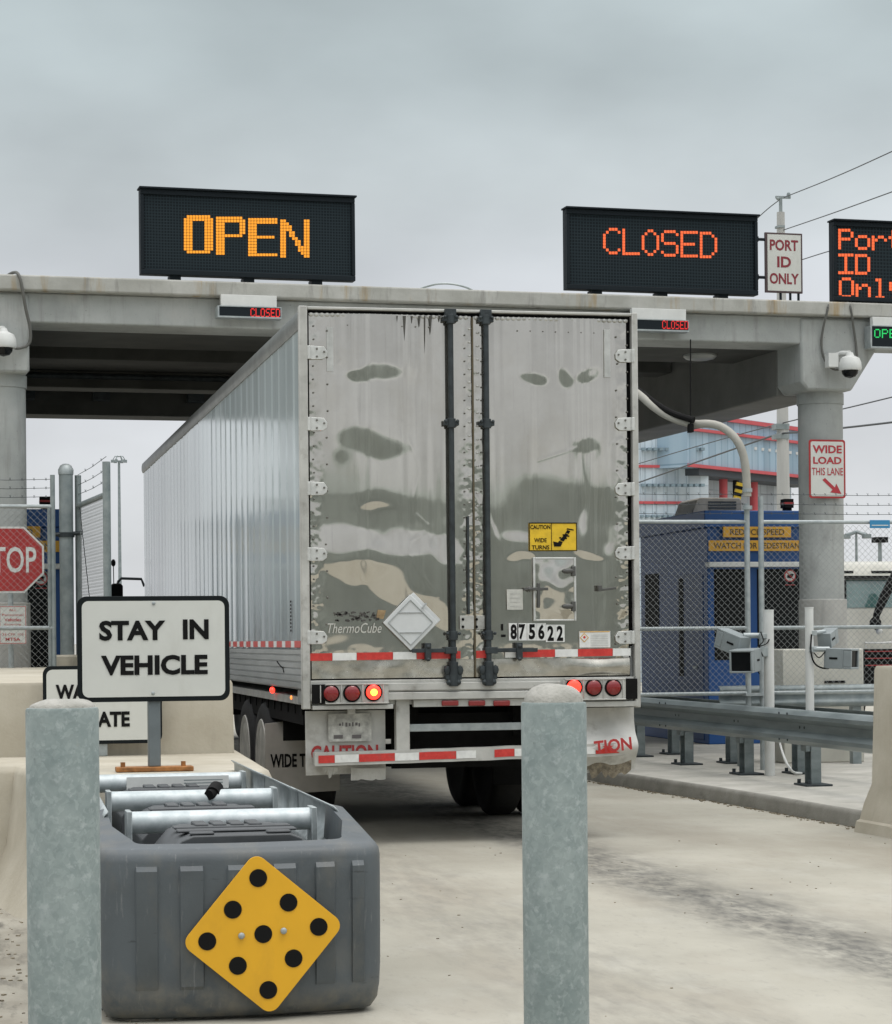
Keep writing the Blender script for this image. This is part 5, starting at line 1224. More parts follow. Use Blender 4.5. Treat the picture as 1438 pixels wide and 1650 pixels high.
b = barrier_loft(ptsb, [0, .12, .3, .62, zt2 - .06, zt2 - .015, zt2], [-.22, -.14, -.05, 0, .01, .03, .07])
blk = thing('concrete_end_block', 'low pale concrete end block behind the grey crash cushion', 'concrete block', (ptsb[4][0] - 1, yF + 1.5, 0))
mk('block', b, barrier_c, blk, smooth=50)
yW = yF + 2.6; wr = PY(378, 1150, yW).x; ztw = PY(200, 1096, yW).z
b = barrier_loft([(-6, yW), (wr, yW), (wr - .02, yW + 9), (-6, yW + 9)], [.5, ztw - .03, ztw - .01, ztw], [0, .01, .02, .05])
b2 = barrier_loft([(wr - .62, yW - .2), (wr - .1, yW - .2), (wr - .1, yW), (wr - .62, yW)], [.5, zt2 + .1, zt2 + .1], [0, 0, .05])
wl = thing('concrete_wall', 'high pale concrete wall behind the white W ATE sign', 'wall', (wr - 1.5, yW, 0))
mk('wall', b, barrier_c, wl, smooth=40)

# STAY IN VEHICLE sign
sp = PZ(249, 1243, zt2); sy = sp.y
def sign_panel(thing_o, c, W, H, rad, bord):
    b = MB(); plate(b, c, rrect(W, H, rad), (1, 0, 0), ZU, .012); mk('sign_border', b, black_p, thing_o, bev=.002)
    b = MB(); plate(b, c + Vector((0, -.003, 0)), rrect(W - 2 * bord, H - 2 * bord, rad - bord * .6), (1, 0, 0), ZU, .0025); mk('sign_face', b, sign_w, thing_o)
ss = thing('driver_sign', 'white sign with black border reading STAY IN VEHICLE on grey post', 'sign', (sp.x, sy, zt2))
tl, br2 = PY(124, 961, sy - .06), PY(371, 1128.5, sy - .06); W = br2.x - tl.x; H = tl.z - br2.z; cc = (tl + br2) / 2; cc.y = sy - .06
sign_panel(ss, cc, W, H, .055, .028)
for t_, pxa, pxb, py in (('STAY', 160, 267, 1016), ('IN', 295, 336.5, 1014), ('VEHICLE', 163, 335, 1071.5)):
    a, e = PY(pxa, py, sy - .064), PY(pxb, py, sy - .064); text('lettering', t_, (a + e) / 2 + Vector((0, -.001, 0)), e.x - a.x, .117, ink, ss, bold=.04, depth=.0015)
for px, py in ((248, 972), (247, 1117)):
    b = MB(); b.sphere(PY(px, py, sy - .066), .011, 10, (1, .5, 1)); mk('bolt', b, galv, ss)
b = MB(); pw = .036; b.box(sp.x - pw, sp.x + pw, sy - .04, sy + .03, zt2 + .03, cc.z + H * .4); mk('post', b, mat('grey_post', (0.15, 0.175, 0.185), .5, .2, var=.1, scale=6), ss, bev=.006)
b = MB(); bw = (PY(311, 1243, sy).x - PY(187, 1243, sy).x) / 2; b.box(sp.x - bw, sp.x + bw, sy - .07, sy + .06, zt2 + .002, zt2 + .030); bp_ = mk('base_plate', b, rust, ss, bev=.005)
for s in (-.82, .75):
    b = MB(); b.cyl((sp.x + bw * s, sy - .02, zt2 + .03), (sp.x + bw * s, sy - .02, zt2 + .058), .014, n=8); mk('anchor_bolt', b, rust, bp_)
# WAIT FOR GATE sign on the wall
wy = yW - .12
ws = thing('gate_sign', 'white sign with letters W and ATE showing behind the foreground sign', 'sign', (PY(165, 1197, wy).x, wy, zt2))
tl, br2 = PY(69, 1073.5, wy), PY(262, 1197, wy); cc = (tl + br2) / 2; cc.y = wy
sign_panel(ws, cc, br2.x - tl.x, tl.z - br2.z, .055, .024)
for t_, pxa, pxb, py in (('WAIT', 90, 158, 1115.5), ('FOR', 175, 238, 1115), ('GATE', 138, 209.5, 1159)):
    a, e = PY(pxa, py, wy - .004), PY(pxb, py, wy - .004); text('lettering', t_, (a + e) / 2 + Vector((0, -.001, 0)), e.x - a.x, .104, ink, ws, bold=.04, depth=.0015)
b = MB(); b.box(cc.x - .03, cc.x + .03, wy + .013, wy + .07, zt2 + .002, tl.z - .1); mk('post', b, galv, ws, bev=.004)

# jersey barrier at the right edge
je = PZ(1376, 1320, .10); jy = je.y; jx = je.x; zj = PY(1408, 1073, jy).z
prof = [(0, .0), (.02, .085), (.05, .10), (.085, .22), (.155, .38), (.185, zj - .03), (.20, zj)]
prof = [(jx + u, z) for u, z in prof] + [(jx + .62, zj), (jx + .635, zj - .03), (jx + .72, .38), (jx + .8, .22), (jx + .85, .0)]
b = MB(); ny = 30; vs = []
for i in range(ny + 1):
    y = jy - 9 * i / ny
    for u, z in prof: vs.append((u + (jy - y) * .045, y, z))
n_ = len(prof)
b.add(vs, [(i * n_ + k, i * n_ + (k + 1) % n_, (i + 1) * n_ + (k + 1) % n_, (i + 1) * n_ + k) for i in range(ny) for k in range(n_)] + [tuple(range(n_)), tuple(ny * n_ + k for k in range(n_))[::-1]])
jb = tag(mk('jersey_barrier', b, barrier_c, loc=(jx + .4, jy, 0), smooth=25), 'flared concrete barrier at the right edge, end of the guardrail', 'barrier')
# ================================================================== island furniture, right
GXr = 7.86; ZI = .143
wprof = [(.0, .0), (-.035, .012), (-.083, .05), (-.083, .085), (-.012, .13), (-.012, .205), (-.083, .25), (-.083, .285), (-.035, .323), (0, .335)]
def gr_post(par, x, y, s, ztop):
    b = MB(); b.box(x - .05, x + .05, y - .085, y - .075, ZI + .02, ztop); b.box(x - .05, x + .05, y + .075, y + .085, ZI + .02, ztop); b.box(x - .006, x + .006, y - .075, y + .075, ZI + .02, ztop)
    b.M = None
    p = mk('post', b, guard_m, par, bev=.002)
    b = MB(); b.box(x - .13, x + .13, y - .17, y + .17, ZI + .001, ZI + .019); mk('base_plate', b, rod_m, p, bev=.003)
    for i in (-.13, .13):
        b = MB(); b.cyl((x - .09, y + i, ZI + .019), (x - .09, y + i, ZI + .055), .018, n=6); mk('anchor_bolt', b, rod_m, p)
    b = MB(); b.box(x - s * .062 - .03, x - s * .062 + .03, y - .07, y + .07, ztop - .36, ztop - .01); mk('spacer_block', b, guard_m, p)
    return p
def guardrail(label, x, y0, y1, s, posts, zt_):
    o = thing('guardrail', label, 'guardrail', (x, posts[0], ZI), 'guardrails on the traffic island')
    ys = [y0 + (y1 - y0) * k / 24 for k in range(25)]; vs = []; n = len(wprof)
    for y in ys:
        for (u, z) in wprof: vs.append((x - s * .095 + s * u + .006 * noise.noise(Vector((y * .7, z, x))), y, zt_ - .335 + z))
    b = MB(); b.add(vs, [(i * n + k, i * n + k + 1, (i + 1) * n + k + 1, (i + 1) * n + k) for i in range(24) for k in range(n - 1)])
    r_ = mk('rail', b, guard_m, o, smooth=25); sm = r_.modifiers.new('thick', 'SOLIDIFY'); sm.thickness = .005
    b = MB()
    for y in posts:
        for dy in (-.06, .06, ): b.sphere((x - s * .105, y + dy, zt_ - .167), .016, 8, (.5, 1, 1))
    for y in posts[::2]:
        for dy, dz in ((-.11, -.04), (.11, -.04), (-.11, -.29), (.11, -.29)): b.sphere((x - s * .182, y + dy + .3, zt_ + dz), .013, 8, (.5, 1, 1))
    mk('splice_bolts', b, rod_m, o)
    for y in posts: gr_post(o, x, y, s, zt_ - .03)
    return o
ps = [P(1310, 1270, (HC - ZI) * F / 240).y]; ps = [PX(1310, 1200, GXr).y, PX(1203, 1200, GXr).y, PX(1107, 1200, GXr).y, PX(1030, 1200, GXr).y]
print('guard posts', ps)
zt_g = PX(1250, 1141, GXr - .15).z
guardrail('long galvanised guardrail beside the lane kerb, right of the trailer', GXr, ps[0] - 3.2, ps[3] + 8, 1, ps + [ps[3] + 1.9, ps[3] + 3.8], zt_g)
ps2 = [PX(x, 1200, GXr + .55).y for x in (1288, 1180, 1086)]
guardrail('second galvanised guardrail standing behind the lane side guardrail', GXr + .55, ps2[0] - 3.0, ps2[2] + 8, -1, ps2 + [ps2[2] + 1.9, ps2[2] + 3.8], zt_g - .03)
# cross rail behind the fence
yq = P(1280, 1103, 25.0).y; za_ = P(1280, 1101, 25.0).z; xa_ = PY(1158, 1103, yq).x
o = thing('guardrail', 'short grey guardrail behind the chain link fence at the column foot', 'guardrail', (xa_ + 1.5, yq, ZI), 'guardrails on the traffic island')
b = MB(); vs = []; n = len(wprof)
for x in (xa_, xa_ + 3.4):
    for (u, z) in wprof: vs.append((x, yq + u * .6, za_ - .26 + z * .72))
b.add(vs, [(k, k + 1, n + k + 1, n + k) for k in range(n - 1)]); r_ = mk('rail', b, galv_d, o, smooth=25); sm = r_.modifiers.new('thick', 'SOLIDIFY'); sm.thickness = .005
for x in (xa_ + .3, xa_ + 1.6, xa_ + 3.0): b = MB(); b.box(x - .05, x + .05, yq + .03, yq + .13, ZI, za_ - .02); mk('post', b, galv_d, o)

# chain link
def weave(b, o, ux, uz, w_, h_, p=.034, r=.0017, clip=None):
    """interlinked zigzag wires in the plane (ux, uz) from corner o"""
    nx_ = int(w_ / p); nzv = int(h_ / (p / 1.0)); nrm = ux.cross(uz)
    for i in range(nx_):
        pts = []
        for k in range(nzv + 1):
            x = (i + (0 if (k + i) % 2 else 1.0)) * p if False else i * p + (p if (k + i) % 2 else 0)
            pts.append(o + ux * x + uz * (k * p * 1.0) + nrm * (.004 if k % 2 else -.004))
        for j in range(len(pts) - 1):
            a, c = pts[j], pts[j + 1]; d = (c - a).normalized(); e = d.cross(nrm)
            vs = []
            for q in (a, c): vs += [q + e * r, q + nrm * r * .9 - e * r * .5, q - nrm * r * .9 - e * r * .5]
            b.add(vs, [(0, 1, 4, 3), (1, 2, 5, 4), (2, 0, 3, 5)])
    return b
def barbs(b, a, c, r=.003, gap=.12):
    b.tube([a, (a + c) / 2 + Vector((0, 0, -.012)), c], r, 5); L = (c - a).length; d = (c - a).normalized(); k = gap
    while k < L:
        q = a + d * k; b.tube([q + Vector((.008, .006, .014)), q - Vector((.008, .006, .014))], .002, 4); b.tube([q + Vector((-.008, .007, .014)), q - Vector((-.008, .007, .014))], .002, 4); k += gap
fy = P(1205, 900, 24.15).y
def fz(py, px=1205): return PY(px, py, fy).z
def fence_panel(label, pxa, pxb, posts, group, arms, bottom=None, strands=(796, 812, 827), rails=(841, 1012, 1117)):
    xa, xb = PY(pxa, 900, fy).x, PY(pxb, 900, fy).x; o = thing('chain_link_fence', label, 'fence', ((xa + xb) / 2, fy, ZI), group)
    z0, z1 = fz(rails[2]), fz(rails[0])
    for py in rails:
        b = MB(); b.cyl((xa, fy, fz(py)), (xb, fy, fz(py)), .021, n=10); mk('rail', b, galv, o)
    b = MB(); weave(b, Vector((xa, fy - .026, z0)), Vector((1, 0, 0)), ZU, xb - xa, z1 - z0); mk('chain_link', b, chain, o, smooth=0)
    for px, pt in posts:
        x = PY(px, 900, fy).x; b = MB(); b.cyl((x, fy + .002, ZI), (x, fy + .002, fz(pt)), .030, n=14); mk('post', b, galv, o)
    b = MB()
    for py in strands: barbs(b, Vector((xa, fy, fz(py))), Vector((xb, fy, fz(py))))
    mk('barbed_wire', b, rod_m, o, smooth=0)
    return o
fence_panel('chain link fence panel left of the bent conduit, in front of the blue booth', 985, 1203, [(1204.5, 812)], 'chain link fences of the canopy lanes', None)
fence_panel('chain link fence panel running across the column below the WIDE LOAD sign', 1227, 1560, [(1227, 800)], 'chain link fences of the canopy lanes', None)
b = MB(); q = [PY(x, y, fy - .05) for x, y in ((1202, 1117), (1232, 1119))]; b.box(q[0].x, q[1].x, fy - .06, fy + .06, q[0].z - .03, q[0].z)
tag(mk('gate_latch', b, galv, loc=q[0]), 'small metal latch plate joining two fence posts above the guardrail', 'latch')
# blue plate on the fence
b = MB(); q0, q1 = PY(1402, 851, fy - .05), PY(1434, 838, fy - .05); b.box(q0.x, q1.x, fy - .055, fy - .045, q0.z, q1.z)
bp = thing('fence_sign', 'small bright blue sign on the fence top at the right edge', 'sign', (q0.x, fy - .05, q0.z))
mk('sign_face', b, mat('bright_blue', (0.03, 0.22, 0.42), .5), bp, bev=.002); b = MB(); b.box(q0.x + .02, q1.x - .02, fy - .057, fy - .0551, q0.z + .025, q0.z + .035); mk('print_line', b, white_p, bp)
# plate-reader cameras on posts
def reader_box(name, par, c, yaw, pitch, W=.20, H=.215, D=.33, open_=True):
    Mx = Matrix.Translation(c) @ Matrix.Rotation(yaw, 4, 'Z') @ Matrix.Rotation(pitch, 4, 'X')
    b = MB(Mx); w2, h2 = W / 2, H / 2
    b.prism([(-w2, -h2), (w2, -h2), (w2, h2), (-w2, h2)], -D / 2 + .03, D / 2, 'y')
    for x0, x1, z0, z1 in ((-w2, w2, h2 - .02, h2), (-w2, w2, -h2, -h2 + .02), (-w2, -w2 + .02, -h2 + .021, h2 - .021), (w2 - .02, w2, -h2 + .021, h2 - .021)): b.box(x0, x1, -D / 2 - .06, -D / 2 + .029, z0, z1)
    o = mk(name, b, grey_p, par, bev=.006)
    b = MB(Mx); b.box(-w2 + .0205, w2 - .0205, -D / 2 - .042, -D / 2 + .028, -h2 + .0205, h2 - .0205); mk('window', b, glass, o)
    b = MB(Mx); b.box(-w2 - .004, -w2 - .0005, -.03, .06, -.008, .012); b.box(w2 + .0005, w2 + .004, -.03, .06, -.008, .012); mk('logo_plate', b, ink, o)
    return o
c1 = PZ(1241, 1250, ZI); 
o = thing('camera_post', 'white post with two plate reader cameras turned left, between the guardrails', 'camera post', (c1.x, c1.y, ZI), 'plate reader camera posts')
ztp = PY(1238, 984, c1.y).z
b = MB(); b.cyl((c1.x, c1.y, ZI), (c1.x, c1.y, ztp), .052, n=20); b.cyl((c1.x, c1.y, ztp), (c1.x, c1.y, ztp + .01), .055, n=20); mk('post', b, white_p, o)
def cp1(px, py, d=0): return PY(px, py, c1.y + d)
reader_box('camera_housing', o, cp1(1203, 1064, -.12), R(-34), R(3), W=.235, H=.23)
reader_box('camera_housing', o, cp1(1184, 1036, .12), R(-150), R(-18), W=.17, H=.20, D=.26)
b = MB(); b.cyl(cp1(1198, 1024, .05), cp1(1224, 1024, .02), .028, n=12); b.cyl(cp1(1224, 1024, .02), (c1.x, c1.y, cp1(1224, 1027).z), .02, n=10); b.cyl(cp1(1218, 1050, -.02), (c1.x, c1.y, cp1(1224, 1050).z), .026, n=10); b.obox(cp1(1229, 1050, -.02), .09, .08, .10); b.obox(cp1(1229, 1025, 0), .08, .08, .05); mk('mount_arm', b, galv, o, bev=.004)
b = MB()
for k, pts in enumerate((((1226, 1018), (1232, 1034), (1222, 1040), (1230, 1058)), ((1222, 1042), (1236, 1038), (1240, 1030)), ((1212, 1045), (1226, 1062), (1218, 1072), (1224, 1086)))): b.tube(smooth_pts([cp1(x, y, -.06) for x, y in pts]), .006, 6)
mk('cable', b, ink, o)
c2x = 8.2; c2 = PX(1306, 1200, c2x); c2y = c2.y
o = thing('camera_post', 'white post with two plate reader cameras turned right, near the column', 'camera post', (c2x, c2y, ZI), 'plate reader camera posts')
def cp2(px, py, d=0): return PY(px, py, c2y + d)
ztp = cp2(1303, 980).z
b = MB(); b.cyl((c2x, c2y, ZI), (c2x, c2y, ztp), .042, n=20); b.cyl((c2x, c2y, ztp), (c2x, c2y, ztp + .01), .045, n=20); mk('post', b, white_p, o)
reader_box('camera_housing', o, cp2(1352, 1061, -.10), R(40), R(2), W=.17, H=.20, D=.24)
reader_box('camera_housing', o, cp2(1333, 1029, .12), R(140), R(-14), W=.14, H=.15, D=.18)
b = MB(); b.cyl(cp2(1310, 1046, -.05), cp2(1337, 1046, -.06), .026, n=10); b.cyl(cp2(1312, 1020, .05), cp2(1330, 1018, .08), .024, n=10); b.obox(cp2(1309, 1046, -.03), .07, .08, .06); b.obox(cp2(1310, 1020, .0), .06, .08, .05); mk('mount_arm', b, galv, o, bev=.004)
b = MB(); b.tube(smooth_pts([cp2(1308, 1022, -.06), cp2(1306, 1050, -.07), cp2(1312, 1070, -.07), cp2(1325, 1077, -.07), cp2(1336, 1077, -.07)]), .008, 6); b.tube(smooth_pts([cp2(1312, 1052, -.08), cp2(1320, 1062, -.08), cp2(1330, 1050, -.08)]), .006, 6); mk('cable', b, ink, o)
b = MB(); q = [PZ(x, y, ZI + .012) for x, y in ((1256, 1215), (1264, 1240), (1275, 1250), (1292, 1246))]; b.tube(smooth_pts([Vector((c1.x + .12, c1.y + .15, .7)), Vector((c1.x + .16, c1.y + .12, .4)), q[2] + Vector((0, 0, .03)), q[3]]), .013, 8)
tag(mk('cable', b, white_p, loc=q[2]), 'white cable curling down to the island between the guardrail posts', 'cable')
# pale block at the column foot
p0, p1 = P(1262, 1046, 25.35), P(1389, 1046, 25.6)
b = MB(); b.box(p0.x, p1.x, p0.y, p0.y + .5, ZI, p0.z); ob = thing('utility_box', 'pale boxy cabinet with a dark slot at the foot of the column', 'cabinet', ((p0.x + p1.x) / 2, p0.y, ZI)); mk('cabinet', b, cream, ob, bev=.015)
b = MB(); q = P(1337, 1099, 25.3); e = P(1373, 1098, 25.3); b.box(q.x, e.x, p0.y - .012, p0.y - .001, q.z - .012, q.z + .012); mk('slot', b, ink, ob)

# blue gate booths
BYc = 30.0
def booth(prefix_label, group):
    r = P(1304, 900, BYc); l_ = P(1140, 900, BYc); x0, x1 = l_.x, l_.x + 1.37; y0 = l_.y
    def q(px, py, d=0): return PY(px, py, y0 - d)
    def zz(py): return PY(1215, py, y0).z
    zt_ = zz(823)
    o = thing('gate_booth', prefix_label, 'booth', ((x0 + x1) / 2, y0 + 1.5, ZI), group)
    b = MB(); b.box(x0, x1, y0, y0 + 3.0, ZI, zt_ - .22); mk('shell', b, navy, o, bev=.012)
    b = MB(); b.box(x0 - .05, x1 + .05, y0 - .05, y0 + 3.05, zt_ - .219, zt_); mk('roof', b, navy, o, bev=.012)
    b = MB(); b.box(x0 - .03, x1 + .05, y0 - .16, y0 - .001, zz(914), zz(906)); mk('awning', b, white_p, o, bev=.006)
    for xa, xb in ((x0 + .09, x0 + .52), (x0 + .68, x1 - .09)):
        b = MB(); b.box(xa, xb, y0 - .006, y0 + .05, zz(1063), zz(917)); f = mk('window', b, ink, o, bev=.003)
        b = MB(); b.box(xa + .03, xb - .03, y0 - .0105, y0 - .0062, zz(1060), zz(920)); mk('pane', b, glass, f)
    for t_, xa, xb, ya, yb, ww in (('REDUCE SPEED', 1164, 1273, 866, 849, .80), ('WATCH FOR PEDESTRIANS', 1141, 1301, 888, 871, .91)):
        a, c = q(xa, ya, .03), q(xb, yb, .03); xb_ = min(c.x, x1 - .01); b = MB(); b.box(a.x, xb_, y0 - .075, y0 - .0505, a.z, c.z); s_ = mk('warning_sign', b, orange, o, bev=.003)
        text('lettering', t_, ((a.x + xb_) / 2, y0 - .076, (a.z + c.z) / 2), (xb_ - a.x) * ww, (c.z - a.z) * .56, mat('booth_sign_ink', (0.09, 0.06, 0.02), .6), s_, bold=.02)
    cc = Vector((x1 - .235, y0 - .013, zz(928)))
    b = MB(); plate(b, cc, [(.082 * math.cos(2 * math.pi * k / 28), .082 * math.sin(2 * math.pi * k / 28)) for k in range(28)], (1, 0, 0), ZU, .003); ns = mk('prohibition_sign', b, white_p, o)
    b = MB()
    for k in range(28):
        a0, a1 = 2 * math.pi * k / 28, 2 * math.pi * (k + 1) / 28
        b.add([cc + Vector((rr_ * math.cos(a), -.001, rr_ * math.sin(a))) for a, rr_ in ((a0, .066), (a0, .082), (a1, .082), (a1, .066))], [(0, 1, 2, 3)])
    b.obox(cc + Vector((0, -.0015, 0)), .14, .001, .013, Matrix.Rotation(R(45), 3, 'Y')); b.box(cc.x - .07, cc.x + .07, y0 - .015, y0 - .013, cc.z - .125, cc.z - .115); mk('red_ring', b, red_i, ns, smooth=0)
    b = MB(); plate(b, cc + Vector((0, -.0012, 0)), [(-.045, -.03), (.02, -.035), (.04, .0), (.055, .02), (.02, .03), (-.01, .015), (-.04, .01)], (1, 0, 0), ZU, .0005); mk('pictogram', b, ink, ns, smooth=0)
    # left side: window and door
    def s(px, py): return PX(px, py, x0)
    wy0, wy1 = s(1062, 930).y, s(1040, 930).y
    b = MB(); b.box(x0 - .006, x0 + .05, wy0, wy1, s(1050, 1012).z, s(1050, 925).z); mk('side_window', b, ink, o)
    dy0, dy1 = s(1138, 930).y + .12, s(1092, 930).y
    b = MB(); b.box(x0 - .008, x0 + .05, dy0, dy1, ZI + .05, s(1110, 925).z); dd = mk('door', b, mat('booth_door', (0.008, 0.05, 0.17), .5), o, bev=.004)
    b = MB(); b.box(x0 - .012, x0 - .0085, dy1 - .28, dy1 - .08, s(1110, 1090).z, s(1110, 925).z - .05); mk('door_pane', b, ink, dd)
    b = MB(); b.obox((x0 - .04, dy0 + .25, 1.15), .03, .12, .03); mk('handle', b, galv, dd)
    # air conditioner and beacon on the roof
    b = MB(); xa, xb = q(1096, 822, -1.6).x, q(1176, 822, -1.6).x; xa = max(xa, x0 - .02); b.prism([(xa, zt_ + .001), (xa + .08, zt_ + .21), (xa + .14, zt_ + .24), (xb - .03, zt_ + .24), (xb, zt_ + .20), (xb, zt_ + .001)], y0 + 1.1, y0 + 1.9, 'y'); ac = mk('air_conditioner', b, mat('aged_beige_metal', (0.27, 0.25, 0.21), .6, 0, var=.15, scale=6), o, bev=.012)
    b = MB()
    for k in range(4): b.box(xa + .24, xb - .08, y0 + 1.09, y0 + 1.0995, zt_ + .05 + k * .04, zt_ + .07 + k * .04)
    mk('louvre', b, rod_m, ac)
    b = MB(); xx = x1 - .17; b.box(xx - .05, xx + .05, y0 + .2, y0 + .3, zt_ + .001, zt_ + .05); b.box(xx - .065, xx + .065, y0 + .17, y0 + .33, zt_ + .05, zt_ + .17); bc = mk('beacon', b, ink, o, bev=.005)
    b = MB(); b.box(xx - .067, xx + .067, y0 + .168, y0 + .332, zt_ + .10, zt_ + .125); mk('red_band', b, red_s, bc)
    return o, x1, y0
bo, bx1, by0 = booth('blue gate booth under the canopy right of the trailer', 'blue gate booths')
b2_ = copy_tree(bo); b2_['label'] = 'blue gate booth at the left edge, mostly behind the column and STOP sign'
tl_ = P(97, 900, 28.4); b2_.location = bo.location + Vector((tl_.x - bx1, tl_.y - by0, 0))
# raised striped barrier arm behind the booth
b = MB(); y2 = MB(); a, c = P(1183, 826, 32), P(1193, 778, 32); d = c - a
for k in range(9): (b if k % 2 else y2).obox(a + d * ((k + .5) / 9), .10, .04, d.length / 9, Matrix.Rotation(math.atan2(d.x, d.z), 3, 'Y') @ Matrix.Shear('XZ', 3, (.0, .0)))
b.cyl(P(1185, 900, 32.1), P(1186, 774, 32.1), .045, n=8)
o = mk2('barrier_arm', [(b, ink), (y2, yel2)], loc=P(1186, 900, 32)); tag(o, 'black and yellow striped arm standing up behind the blue booth roof', 'barrier arm')

# ================================================================== left: fence, gate, stop sign
fyl = P(40, 900, 23.4).y
def lz(py, px=40): return PY(px, py, fyl).z
xa, xb = PY(-60, 900, fyl).x, PY(84, 900, fyl).x
o = thing('chain_link_fence', 'chain link fence panel in front of the left column and STOP sign', 'fence', ((xa + xb) / 2, fyl, 0), 'chain link fences of the canopy lanes')
for py in (816, 1012, 1092):
    b = MB(); b.cyl((xa, fyl, lz(py)), (xb, fyl, lz(py)), .021, n=10); mk('rail', b, galv, o)
b = MB(); weave(b, Vector((xa, fyl - .026, lz(1092))), Vector((1, 0, 0)), ZU, xb - xa, lz(816) - lz(1092)); mk('chain_link', b, chain, o, smooth=0)
for px, pt, rr_ in ((80, 817, .02), (86, 765, .025)):
    x = PY(px, 900, fyl).x; b = MB(); b.cyl((x, fyl, 0), (x, fyl, lz(pt)), rr_, n=12); mk('post', b, galv_d, o)
b = MB()
for py in (772, 786, 800): barbs(b, Vector((xa, fyl, lz(py))), Vector((PY(86, 900, fyl).x, fyl, lz(py))))
mk('barbed_wire', b, rod_m, o, smooth=0)
# stop sign with a notice under it
sc_ = P(17, 902, 23.75); Rr = 53.5 / F * 23.75 / math.cos(R(22.5))
def octo(r): return [(r * math.cos(R(22.5 + 45 * k)), r * math.sin(R(22.5 + 45 * k))) for k in range(8)]
o = thing('stop_sign', 'red octagonal STOP sign behind the fence at the left edge', 'sign', (sc_.x, sc_.y, 0))
b = MB(); plate(b, sc_, octo(Rr), (1, 0, 0), ZU, .005); mk('sign_border', b, white_p, o)
b = MB(); plate(b, sc_ + Vector((0, -.003, 0)), octo(Rr - .022), (1, 0, 0), ZU, .002); mk('sign_face', b, red_s, o)
text('lettering', 'STOP', sc_ + Vector((-.012, -.0035, 0)), .555, .27, white_p, o, bold=.012)
b = MB(); b.cyl((sc_.x, sc_.y + .03, 0), (sc_.x, sc_.y + .03, sc_.z + .2), .028, n=10); mk('post', b, galv, o)
q = P(21, 1007, 23.72); W, H = 43 / F * 23.72, 62 / F * 23.72
nb = thing('notice_sign', 'small white notice with lines of red lettering under the STOP sign', 'sign', (q.x, q.y, q.z - H / 2))
b = MB(); plate(b, q, rrect(W, H, .012), (1, 0, 0), ZU, .004); mk('sign_face', b, sign_w, nb)
for k, (t_, ww) in enumerate((('ALL', .28), ('Personnel', .78), ('Vehicles', .62), ('Entering', .6), ('Subject To', .76), ('33 CFR 105', .78), ('MTSA', .55))): text('lettering', t_, q + Vector((0, -.001, H * (.39 - .127 * k))), W * ww, H * (.085 if k in (2, 6) else .06), red_i, nb, bold=.02 if k in (2, 6) else .0)
b = MB()
for s in ((-.5, .5, .485, .5), (-.5, .5, -.5, -.485), (-.5, -.48, -.485, .485), (.48, .5, -.485, .485)): b.box(q.x + W * s[0] * .97, q.x + W * s[1] * .97, q.y - .002, q.y - .0005, q.z + H * s[2] * .97, q.z + H * s[3] * .97)
mk('red_border', b, red_i, nb)
# gate post and open gate leaf
gp = P(108.5, 1000, 24.4); o = thing('gate_post', 'tall thick grey gate post with domed cap left of the trailer', 'post', (gp.x, gp.y, 0))
zt_ = P(108.5, 757, 24.4).z; b = MB(Matrix.Translation((gp.x, gp.y, 0))); rr_ = .074; b.lathe([(rr_, 0), (rr_, zt_)], (0, 0, 0), 28); mk('pipe', b, galv_d, o)
b = MB(Matrix.Translation((gp.x, gp.y, zt_))); b.lathe([(rr_ + .006, -.05), (rr_ + .008, .0), (rr_ * .8, .045), (rr_ * .4, .062), (.001, .066)], (0, 0, 0), 24); mk('cap', b, galv, o)
b = MB(Matrix.Translation((gp.x, gp.y, 0))); zq = P(108.5, 1055, 24.4).z; b.lathe([(.17, 0), (.16, zq - .02), (.14, zq)], (0, 0, 0), 24); mk('footing', b, barrier_c, o)
b = MB(); zh = P(108.5, 862, 24.4).z; b.cyl((gp.x, gp.y, zh - .025), (gp.x, gp.y, zh + .025), rr_ + .014, n=20); b.cyl((gp.x - .17, gp.y - .03, zh), (gp.x + .17, gp.y - .03, zh + .02), .022, n=8); mk('hinge_collar', b, rod_m, o)
ga_, gb_ = P(127, 900, 24.5), P(173, 900, 22.6); ux = (gb_ - ga_); ux.z = 0; Lg = ux.length; ux.normalize()
zr = P(127, 815, 24.5).z; zB = .35
o = thing('gate_leaf', 'open chain link gate leaf topped with barbed wire, left of the trailer', 'gate', (ga_.x, ga_.y, 0))
def gpnt(u, z): return Vector((ga_.x, ga_.y, 0)) + ux * (Lg * u) + Vector((0, 0, z))
for u, zt2_, rr_ in ((0, P(127, 766, 24.5).z, .035), (1, P(173, 744, 22.6).z, .040)):
    b = MB(); b.cyl(gpnt(u, zB - .05), gpnt(u, zt2_), rr_, n=12); mk('stile', b, galv_d, o)
for z in (zr, 1.6, zB):
    b = MB(); b.cyl(gpnt(0, z), gpnt(1, z), .028, n=10); mk('rail', b, galv_d, o)
b = MB(); weave(b, gpnt(0, zB), ux, ZU, Lg, zr - zB, p=.033, r=.0018); mk('chain_link', b, chain, o, smooth=0)
b = MB(); b.tube([gpnt(.05, zr), gpnt(.95, zB)], .005, 5)
for k in (.12, .22, .33): barbs(b, gpnt(0, zr + k), gpnt(1, zr + k * 1.12), gap=.55)
mk('barbed_wire', b, rod_m, o, smooth=0)

